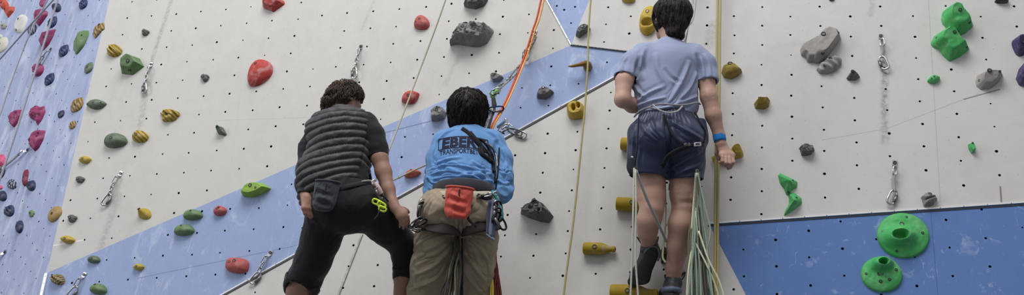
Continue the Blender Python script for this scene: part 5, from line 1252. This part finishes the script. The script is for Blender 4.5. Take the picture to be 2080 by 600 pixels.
# shoes on the wall, below the frame
for pr, (hx, hy, hY), (tx, ty, tY) in ((Cc, (580, 712, 4.60), (572, 722, 4.74)), (Cc, (812, 690, 4.58), (812, 700, 4.72)), (B, (862, 730, 4.58), (860, 738, 4.70)), (B, (978, 730, 4.56), (980, 738, 4.68))):
    an = Q(hx, hy - 8, hY - .02); h0 = Q(hx, hy + 14, hY - .03); t0 = Q(tx, ty + 16, tY)
    shoe(h0, h0 * .35 + t0 * .65, t0, an, 1.0, unit(np.array([0, 0, -1.])), pr, shoe_top)
# ------------------------------------------------------------------ ropes and hardware
def rope_mat(name, c1, c2, scale=320):
    m, nt, b = new_mat(name); v = texco(nt); n1 = noise(nt, v, scale, 2, .5, .3)
    nt.links.new(mixc(nt, ramp(nt, n1, .3, .75), lin(c1), lin(c2)), b.inputs['Base Color']); b.inputs['Roughness'].default_value = .85; bump(nt, b, n1, .25, .001); return m
r_olive = rope_mat('olive_yellow_rope', (150, 138, 88), (182, 172, 122)); r_sand = rope_mat('sand_rope', (150, 146, 122), (182, 178, 156)); r_grey = rope_mat('grey_rope', (130, 132, 140), (190, 192, 200)); r_white = rope_mat('white_rope', (150, 148, 138), (178, 176, 166))
r_orange = rope_mat('red_orange_rope', (178, 62, 34), (212, 96, 50)); r_amber = rope_mat('amber_rope', (206, 140, 70), (226, 174, 100)); r_bw = rope_mat('black_white_rope', (26, 26, 28), (190, 190, 190), 70)
r_green = rope_mat('pale_green_rope', (108, 126, 114), (150, 164, 148)); r_cream = rope_mat('cream_rope', (188, 188, 150), (216, 214, 184)); r_dark = rope_mat('dark_rope', (28, 28, 26), (64, 60, 50)); r_yel = rope_mat('yellow_rope', (200, 178, 60), (226, 206, 100)); r_khaki = rope_mat('khaki_rope', (86, 82, 62), (120, 114, 92)); r_wine = rope_mat('wine_rope', (78, 28, 26), (120, 50, 40))
def rope(pts, r, mat, label=None, group=None, parent=None, name='rope', n=8, cat='rope', raw=False, sides=8):
    P = catmull(pts if raw else px2(pts), n); v, f = sweep(P, r, sides); mb = MB(); mb.add(v, f)
    o = mb.build(name, mat, parent)
    if label: tag(o, label, cat, group)
    return o
def onw(pl, off, *pts): p = (PL[pl][0] + PL[pl][1] * off, PL[pl][1]); return [hit(p, x, y) for x, y in pts]
rope(onw('M', .25, (985, -240), (905, 0), (850, 150)) + [Q(790, 305, 4.45), Q(756, 380, 4.15), Q(742, 402, 4.12)], .0052, r_sand, 'thin sand-coloured rope running up from the vest wearer to the top edge', raw=True)
rope(onw('M', .12, (1240, -420), (1200, 0), (1194, 130)) + onw('B', .10, (1187, 230), (1166, 440), (1145, 600), (1100, 1000)), .0058, r_olive, 'olive yellow rope hanging alone between the blue shirt wearer and the highest climber', raw=True)
for i, (x0, x1, lb) in enumerate(((1457.5, 1452.5, 'left strand of the olive rope pair right of the highest climber'), (1463.3, 1458, 'right strand of the olive rope pair right of the highest climber'))):
    rope(onw('U', .10, (x0 + 10, -420), (x0, 0), (x0 - 2, 200), (x1, 440)) + onw('B', .12, (x1 - 1, 600), (x1 - 14, 1200)), .0072, r_olive, lb, raw=True)
# ropes rising from the climber to the top
rope([(1418, -260, 4.5), (1413, 0, 4.35), (1396, 60, 4.25), (1385, 110, 4.25), (1375, 200, 4.27)], .0055, r_grey, 'grey rope rising beside the highest climber\'s head, outer of three')
rope([(1410, -260, 4.5), (1407, 0, 4.36), (1400, 40, 4.27), (1390, 100, 4.27), (1372, 200, 4.29)], .0050, r_white, 'white rope rising beside the highest climber\'s head, middle of three')
rope([(1398, -260, 4.5), (1399, 0, 4.37), (1396, 30, 4.30), (1380, 100, 4.28), (1368, 200, 4.3)], .0045, r_grey, 'grey rope rising close behind the highest climber\'s dark hair, inner of three')
# lines over the side wall
rope(onw('L', .12, (150, -100), (117, 0), (70, 150), (22, 300), (-30, 450)), .0075, r_grey, 'grey rope crossing the side wall in front of the magenta holds', raw=True)
rope(onw('L', .10, (130, -60), (90, 12), (60, 70), (28, 152), (0, 234), (-20, 300)), .006, r_grey, 'thin grey rope further left on the side wall', raw=True)
rope(onw('L', .16, (160, -60), (108, 0), (66, 46), (0, 120), (-40, 162)), .007, r_grey, 'grey rope slanting down steeply to the left edge on the side wall', raw=True)
# thin cord between the two lower people
rope([(740, 394, 4.12), (796, 368, 4.3), (860, 338, 4.35), (905, 322, 4.3), (925, 340, 4.34)], .0048, r_sand, 'thin taut cord between the vest wearer and the blue shirt wearer', cat='cord')

def carab(c, ax, sd, L, r, mat, parent=None, name='carabiner', wdt=.52, gate=True, label=None, cat=None, group=None):
    c = np.asarray(c, float); ax = unit(ax); sd = unit(sd - ax * np.dot(sd, ax)); w = L * wdt
    pts = [c + ax * a * L / 2 + sd * s * w / 2 for a, s in ((-.78, -.62), (-1, -.1), (-.92, .5), (-.5, .86), (.0, .9), (.5, .95), (.9, .72), (1, .1), (.86, -.62), (.4, -.86), (-.3, -.86))]
    mb = MB(); v, f = sweep(catmull(pts, 5, True), r, 7, True); mb.add(v, f); o = mb.build(name, mat, parent)
    if label: tag(o, label, cat or 'carabiner', group)
    if gate:
        g = MB(); v, f = sweep([c + ax * .62 * L / 2 - sd * .80 * w / 2, c - ax * .5 * L / 2 - sd * .80 * w / 2], r * 1.45, 7); g.add(v, f); g.build('gate', steel_dark, o)
    return o
dyn = cloth_mat('grey_sling', (150, 150, 152), weave=700, var=.2); dynd = cloth_mat('dark_sling', (52, 52, 56), weave=700)
def quickdraw(pl, top, bot, label, side=1, chain=False, big=1.):
    n = PL[pl][1]; T = hit(PL[pl], *top); Bp = hit(PL[pl], *bot); L = np.linalg.norm(Bp - T); ax = unit(Bp - T); sd = unit(np.cross(n, ax)) * side
    root = empty('quickdraw', T, label, 'quickdraw', None)
    # bent hanger plate with bolt
    mb = MB(); w = .012; k = 8; P = []
    prof = [(-.022, .002), (.010, .002), (.020, .010), (.034, .030)]
    for t, h in prof:
        for q in (-1, 1): P += [T + ax * t + n * h + sd * q * w * (1 if t < .02 else .75), T + ax * t + n * (h + .004) + sd * q * w * (1 if t < .02 else .75)]
    F = []
    for i in range(3):
        a = i * 4; F += [(a, a + 4, a + 6, a + 2), (a + 1, a + 3, a + 7, a + 5), (a, a + 1, a + 5, a + 4), (a + 2, a + 6, a + 7, a + 3)]
    F += [(0, 2, 3, 1), (12, 13, 15, 14)]; mb.add(P, F); mb.build('hanger', steel, root, smooth=False)
    bolt_on(root, T - ax * .006 + n * .008, n, .008)
    u = T + ax * .030 + n * .026
    o = carab(u + ax * .020, ax, n * .6 + sd * .8, .052, .0042, steel, root, 'maillon', .5, False)
    s0 = u + ax * .042; Lc = .085 * big; s1 = Bp - ax * Lc * .82 + n * .022
    if chain:
        m = max(2, int(np.linalg.norm(s1 - s0) / .026))
        for i in range(m):
            c = s0 + (s1 - s0) * (i + .5) / m; l = np.linalg.norm(s1 - s0) / m * 1.35
            carab(c, ax, (sd if i % 2 else n), l, .0046, steel, root, 'chain_link', .55, False)
    else:
        mb = MB(); m = 14; pts = [s0 + (s1 - s0) * t + sd * .004 * math.sin(t * 5) for t in np.linspace(0, 1, m)]
        tp = [1.5 if (i in (0, m - 1)) else 1 for i in range(m)]; v, f = sweep(pts, .0105, 8, flat=.42, up=tuple(n * .8 + sd * .3), taper=tp); mb.add(v, f); mb.build('sling', dyn, root)
    carab(Bp - ax * Lc * .42 + n * .020, ax + sd * .25, sd + n * .3, Lc, .0062, steel, root, 'carabiner')
    return root
quickdraw('M', (733, 97), (720, 160), 'steel quickdraw on grey wall above the curly-haired person', 1, True)
quickdraw('M', (307, 133), (295, 190), 'steel quickdraw beside the green faceted block hold', 1, True)
quickdraw('M', (245, 355), (216, 418), 'steel quickdraw on grey wall just above left end of blue band', -1, True)
quickdraw('M', (549, 516), (517, 577), 'steel quickdraw at the lower edge of the blue band above the joint cover', -1, True)
quickdraw('M', (171, 561), (146, 606), 'steel quickdraw at the bottom left, low on the blue band', -1, True)
quickdraw('L', (103, 102), (72, 152), 'upper steel quickdraw on the pale blue side wall', 1, True, 1.1)
quickdraw('L', (56, 306), (4, 350), 'middle steel quickdraw on the pale blue side wall, with a long sling', 1, False, .8)
quickdraw('L', (10, 514), (-20, 545), 'lowest steel quickdraw on the pale blue side wall at the left edge', 1, True)
quickdraw('U', (1789, 76), (1794, 142), 'upper steel quickdraw on the right grey wall with a dark streak below', 1)
quickdraw('U', (1817, 334), (1810, 416), 'lower steel quickdraw on the right grey wall just above the deep blue panel', -1)
quickdraw('M', (1086, 68), (1066, 124), 'steel quickdraw holding the red-orange rope at top centre', 1, True)
quickdraw('M', (1026, 252), (1066, 282), 'steel quickdraw behind the shoulder of the blue shirt wearer', 1)
# the rope that comes down to the person in the blue shirt
Y0 = 4.62
rope(onw('M', .10, (1150, -260), (1099, 0), (1082, 62), (1067, 110)) + [Q(1045, 165, 4.55), Q(1023, 215, 4.4), Q(1000, 255, 4.33), Q(985, 300, 4.36)], .0068, r_orange, 'red-orange climbing rope running down to the blue shirt wearer', raw=True)
rope(onw('M', .11, (1157, -260), (1105, 0), (1087, 62), (1071, 112)) + [Q(1050, 165, 4.54), Q(1028, 213, 4.39), Q(1003, 256, 4.32), Q(990, 300, 4.35)], .0055, r_amber, 'amber rope lying alongside the red-orange climbing rope', raw=True)
rope(onw('M', .09, (1090, 75), (1070, 112)) + [Q(1040, 150, 4.56), Q(1012, 182, 4.46), Q(1003, 196, 4.40), Q(1000, 225, 4.36), Q(990, 260, 4.35)], .0055, r_bw, 'black and white rope, upper of twisted two above the dark haired person', raw=True)
rope(onw('M', .07, (1088, 80), (1064, 118)) + [Q(1046, 152, 4.56), Q(1020, 176, 4.47), Q(1006, 194, 4.41), Q(996, 226, 4.36), Q(984, 262, 4.35)], .0055, r_bw, 'black and white rope, lower of twisted two above the dark haired person', raw=True)
rope([(1040, 150, 4.58), (1030, 166, 4.52), (1015, 172, 4.47), (1005, 186, 4.42)], .005, r_bw, 'short slack end of black and white rope beside the twisted two')
def descender():
    c = Q(1003, 192, 4.38); root = empty('descender', c, 'green and steel rope device clipped above the dark haired person', 'rope device')
    gm = plain('green_anodised', (98, 142, 76), .4, .6, .1, 30, 0)
    f = Fld(*bounds([Q(998, 183, 4.38), Q(1008, 205, 4.38)], .04), .003); f.cap(Q(999, 196, 4.37), Q(1009, 186, 4.37), .011, .015, .006, .5); f.cap(Q(996, 190, 4.37), Q(1004, 202, 4.37), .008, .008, .004, .6); f.cap(Q(1008, 181, 4.37), Q(1013, 190, 4.37), .006, .006, .004); V, F = f.net(); put('body', V, F, gm, root)
    f = Fld(*bounds([Q(998, 183, 4.36), Q(1008, 212, 4.36)], .04), .003); f.cap(Q(1002, 200, 4.36), Q(1004, 214, 4.36), .012, .015, .006, .5); V, F = f.net(); put('cam', V, F, black_rub, root)
    carab(Q(1006, 186, 4.355), Rv + Uv * .4, Uv, .06, .0035, steel, root, 'carabiner')
    loop_on([(1001, 205, 4.37), (1004, 222, 4.36), (998, 240, 4.35), (992, 262, 4.34)], .008, dynd, 'lanyard', root, .4)
    return root
descender()
carab(Q(1008, 222, 4.34), Rv + Uv * .05, Uv, .085, .0048, plain('dark_blue_anodised', (36, 44, 82), .35, .7, .1, 30, 0), None, 'carabiner', .38, label='dark blue carabiner around the red-orange rope by the dark hair')
hdw = empty('pulley', Q(1028, 258, 4.34), 'blue and steel pulley hardware beside the blue shirt wearer\'s shoulder', 'pulley')
bl = plain('light_blue_anodised', (96, 140, 176), .35, .6, .1, 30, 0)
for (x0, y0, x1, y1, r, mt) in ((1012, 258, 1026, 246, .010, bl), (1020, 262, 1034, 252, .008, steel), (1027, 243, 1031, 262, .010, steel), (1030, 258, 1044, 262, .011, bl), (1014, 268, 1024, 272, .007, black_rub)):
    f = Fld(*bounds([Q(x0, y0, 4.4), Q(x1, y1, 4.4)], .04), .003); f.cap(Q(x0, y0, 4.4), Q(x1, y1, 4.4), r, r * .8, .004, .5); V, F = f.net(); put('side_plate' if mt is not black_rub else 'strap', V, F, mt, hdw)
carab(Q(1022, 262, 4.38), Rv + Uv * .7, Uv, .07, .0038, steel, hdw, 'carabiner'); carab(Q(1046, 268, 4.38), Rv - Uv * .35, Uv, .085, .004, steel_dark, hdw, 'carabiner', .4)
# bundles
def bundle(label, top, bots, mats, r, parent=None, seed=1, wob=6, name='rope_bundle'):
    g = np.random.RandomState(seed); root = empty(name, Q(*top[0]), label, 'rope'); groups = {}
    for i, bt in enumerate(bots):
        t = top[g.randint(len(top))]; mt = mats[g.randint(len(mats))]
        P = []
        for s in (0, .22, .45, .7, 1., 1.35):
            e = s ** 1.25; x = t[0] + (bt[0] - t[0]) * e + g.uniform(-wob, wob) * math.sin(min(s, 1) * math.pi) + g.uniform(-1, 1); y = t[1] + (bt[1] - t[1]) * s; Y = t[2] + (bt[2] - t[2]) * s + g.uniform(-.012, .012)
            P.append((x, y, Y))
        v, f = sweep(catmull(px2(P), 6), r * g.uniform(.85, 1.1), 7); groups.setdefault(mt.name, (mt, MB()))[1].add(v, f)
    for mt, mb in groups.values(): mb.build('strands', mt, root)
    return root
g = np.random.RandomState(4)
bundle('dense pale green rope bundle hanging beside the highest climber\'s right leg', [(1416, 345, 4.02), (1419, 350, 4.05), (1414, 352, 4.0)],
       [(1394 + g.uniform(0, 62), 640, 3.98 + g.uniform(-.06, .10)) for _ in range(72)], [r_green, r_green, r_green, r_cream, r_khaki, r_dark], .0050, seed=2)
bundle('dark strands hanging behind pale green bundle of the highest climber', [(1414, 350, 4.12)], [(1388 + g.uniform(0, 40), 640, 4.12 + g.uniform(-.03, .03)) for _ in range(14)], [r_dark, r_khaki], .0055, seed=3)
rope([(1417, 352, 4.0), (1432, 420, 3.98), (1443, 470, 3.97), (1434, 512, 3.97), (1424, 540, 3.98), (1420, 640, 4.0)], .0048, r_green, 'pale green rope loop bulging out right of the dense bundle')
rope([(1419, 470, 3.96), (1440, 530, 3.95), (1462, 575, 3.95), (1480, 640, 3.95)], .0048, r_cream, 'cream rope strand leaning outward at the lower right of the green bundle')
rope([(1410, 490, 3.97), (1436, 540, 3.955), (1456, 590, 3.955), (1466, 640, 3.95)], .0045, r_cream, 'cream rope strand just inside the outward leaning one')
# lanyard ropes below the climber's left hip
rope([(1288, 342, 3.97), (1286, 430, 3.90), (1284, 520, 3.88), (1279, 640, 3.86)], .0048, r_white, 'outer white rope hanging in front of the raised climbing shoe')
rope([(1291, 345, 3.965), (1292, 420, 3.90), (1291, 520, 3.87), (1296, 600, 3.86), (1299, 650, 3.85)], .0048, r_white, 'inner white rope hanging in front of the raised climbing shoe')
def strapflat(pts, r, mat, label, cat='strap'):
    mb = MB(); v, f = sweep(catmull(px2(pts), 8), r, 8, False, .3, tuple(-Fv)); mb.add(v, f); return tag(mb.build('strap', mat), label, cat)
strapflat([(1292, 346, 3.96), (1312, 400, 4.0), (1335, 450, 4.05), (1354, 492, 4.12)], .0075, cloth_mat('grey_webbing', (128, 128, 126), weave=600), 'grey strap slanting from the left hip across the highest climber\'s bare leg')
rope([(1350, 355, 4.2), (1352, 430, 4.27), (1350, 480, 4.25), (1346, 520, 4.24), (1352, 534, 4.24)], .0055, r_cream, 'cream rope loop between the highest climber\'s calves')
bundle('dark olive rope bundle hanging between the khaki trouser legs', [(933, 470, 4.02), (929, 474, 4.03)], [(884 + g.uniform(0, 46), 640, 3.98 + g.uniform(-.04, .08)) for _ in range(34)], [r_dark, r_dark, r_khaki], .0052, seed=6)
rope([(936, 480, 4.05), (937, 540, 4.05), (938, 640, 4.08)], .010, blk, 'black strap hanging straight down between the khaki trouser legs', cat='strap')
bundle('red-orange and yellow rope bundle hanging behind the right khaki leg', [(1004, 470, 4.2), (1002, 475, 4.18)], [(1006 + g.uniform(-12, 16), 640, 4.2 + g.uniform(-.04, .06)) for _ in range(16)], [r_orange, r_wine, r_wine, r_yel], .0058, seed=8, wob=3)
# gear on harnesses
def cluster(label, items, parent_cat='climbing gear', name='gear_cluster', origin=None):
    root = empty(name, Q(*origin), label, parent_cat)
    for it in items:
        if it[0] == 'c': carab(Q(it[1], it[2], it[3]), Uv * math.cos(math.radians(it[4])) + Rv * math.sin(math.radians(it[4])), Rv * .8 + Fv * .6, it[5], it[6], it[7], root, 'carabiner')
        else: loop_on(it[1], it[2], it[3], it[4], root, it[5] if len(it) > 5 else 1.)
    return root
neon = plain('neon_yellow_green', (206, 232, 60), .4, .1, .05, 30, 0); pinkish = plain('pale_pink_webbing', (200, 176, 172), .8, 0, .25, 90, .2)
for x, y, a, l, lb in ((765, 411, -70, .040, 'leftmost of the three neon yellow-green carabiners on the black trousers'), (775, 417, -60, .042, 'middle neon yellow-green carabiner on the black trousers'), (777, 425, -70, .036, 'lowest neon yellow-green carabiner on the black trousers')):
    carab(Q(x, y, 3.86), Uv * math.cos(math.radians(a)) + Rv * math.sin(math.radians(a)), Uv, l, .0048, neon, None, 'carabiner', .62, False, lb, 'carabiner', None)
cluster('pale sling and carabiners at the right hip of the vest wearer', [('l', [(758, 366, 3.86), (764, 374, 3.85), (770, 384, 3.85), (775, 394, 3.86)], .011, pinkish, 'sling', .5), ('c', 762, 376, 3.85, -25, .05, .004, steel), ('c', 771, 392, 3.855, -20, .06, .004, steel_dark), ('l', [(772, 396, 3.86), (782, 402, 3.87), (789, 410, 3.88)], .0045, blk, 'cord')], origin=(765, 380, 3.86))
rope([(772, 424, 3.86), (768, 436, 3.855), (761, 446, 3.86)], .0025, r_dark, 'thin dark cord end dangling below the neon carabiners', cat='cord')
bk = plain('black_anodised', (30, 31, 36), .35, .6, .15, 30, 0)
cluster('wire gates and slings hanging at left hip of the khaki trousers', [('c', 856, 428, 3.98, 10, .085, .0045, bk), ('c', 862, 416, 3.98, -30, .06, .004, steel), ('c', 852, 455, 3.97, 60, .08, .0038, bk), ('c', 846, 464, 3.97, 100, .085, .0032, bk), ('c', 845, 452, 3.96, 50, .075, .003, steel_dark), ('l', [(862, 410, 3.98), (856, 420, 3.97), (852, 440, 3.96), (843, 452, 3.96), (835, 466, 3.96)], .0035, blk, 'cord'), ('l', [(833, 464, 3.96), (845, 458, 3.95), (858, 462, 3.95), (850, 472, 3.96), (836, 468, 3.96)], .003, blk, 'cord')], origin=(857, 410, 3.98))
navyweb = cloth_mat('navy_sling', (54, 62, 92), weave=700, var=.25); greyweb = cloth_mat('blue_grey_sling', (112, 118, 136), weave=700, var=.2); teal = plain('teal_anodised', (40, 150, 150), .35, .5, .1, 30, 0)
cluster('tangle of navy slings and black carabiners at right hip of the khaki trousers', [
    ('l', [(1000, 388, 3.95), (1004, 396, 3.93), (1010, 406, 3.93), (1014, 414, 3.94)], .008, teal, 'sling', .5), ('l', [(996, 408, 3.92), (993, 440, 3.91), (991, 478, 3.91)], .010, navyweb, 'sling', .35),
    ('l', [(1003, 405, 3.92), (1000, 430, 3.905), (998, 455, 3.905), (995, 480, 3.91)], .009, greyweb, 'sling', .35), ('l', [(1008, 408, 3.92), (1006, 440, 3.91), (1002, 470, 3.91), (1000, 482, 3.91)], .010, navyweb, 'sling', .35),
    ('c', 1012, 430, 3.92, -8, .10, .0055, bk), ('c', 1016, 450, 3.91, -30, .095, .0055, bk), ('c', 1008, 440, 3.90, 15, .085, .005, bk), ('c', 1003, 400, 3.93, 30, .06, .004, steel), ('c', 1010, 418, 3.91, -20, .05, .0045, steel), ('c', 985, 398, 3.90, 75, .08, .0045, steel),
    ('l', [(970, 396, 3.91), (985, 404, 3.89), (998, 402, 3.90)], .010, blk, 'sling', .4), ('l', [(1000, 482, 3.91), (1004, 488, 3.91), (998, 484, 3.905), (988, 476, 3.91)], .004, greyweb, 'cord'), ('l', [(1014, 408, 3.93), (1018, 425, 3.92), (1019, 445, 3.915)], .006, teal, 'cord')], origin=(1005, 400, 3.93))
# ------------------------------------------------------------------ light and camera
wd = bpy.data.worlds.new('hall'); SC.world = wd; wd.use_nodes = True
nt = wd.node_tree; bg = nt.nodes['Background']
# a bright hall: skylights overhead, pale walls around, darker floor
tc = N(nt, 'ShaderNodeTexCoord'); sp = N(nt, 'ShaderNodeSeparateXYZ'); nt.links.new(tc.outputs['Generated'], sp.inputs[0])
mr = N(nt, 'ShaderNodeMapRange'); nt.links.new(sp.outputs[2], mr.inputs[0]); mr.inputs[1].default_value = -.5; mr.inputs[2].default_value = .7
c = ramp(nt, mr.outputs[0], 0, 1, (.12, .12, .12, 1), (.95, .96, 1.0, 1))
nt.links.new(c, bg.inputs[0]); bg.inputs[1].default_value = 1.0
def area(name, loc, target, size, power, color=(1, 1, 1)):
    l = bpy.data.lights.new(name, 'AREA'); l.energy = power; l.size = size[0]; l.shape = 'RECTANGLE'; l.size_y = size[1]; l.color = color
    o = bpy.data.objects.new(name, l); COL.objects.link(o); o.location = loc
    o.rotation_euler = (Vector(target) - Vector(loc)).to_track_quat('-Z', 'Y').to_euler(); return o
area('skylight', (-1.5, .8, 9.5), (-.3, 4.6, 2.5), (5, 3), 820, (1, 1, 1.0))
area('side_fill', (-9.5, 1.5, 5.5), (-3, 6, 3), (3, 6), 420, (.93, .96, 1.0))  # unseen fill lamp, added to brighten the pale blue side wall
cd = bpy.data.cameras.new('camera'); co = bpy.data.objects.new('camera', cd); COL.objects.link(co)
cd.sensor_fit = 'HORIZONTAL'; cd.sensor_width = 36; cd.lens = FPX / W * 36; cd.clip_start = .05; cd.clip_end = 100
M = Matrix(((Rv[0], Uv[0], -Fv[0], CAM[0]), (Rv[1], Uv[1], -Fv[1], CAM[1]), (Rv[2], Uv[2], -Fv[2], CAM[2]), (0, 0, 0, 1)))
co.matrix_world = M; SC.camera = co
vs = SC.view_settings; vs.view_transform = 'Standard'; vs.look = 'None'; vs.gamma = 1; vs.use_curve_mapping = False; vs.exposure = -0.68
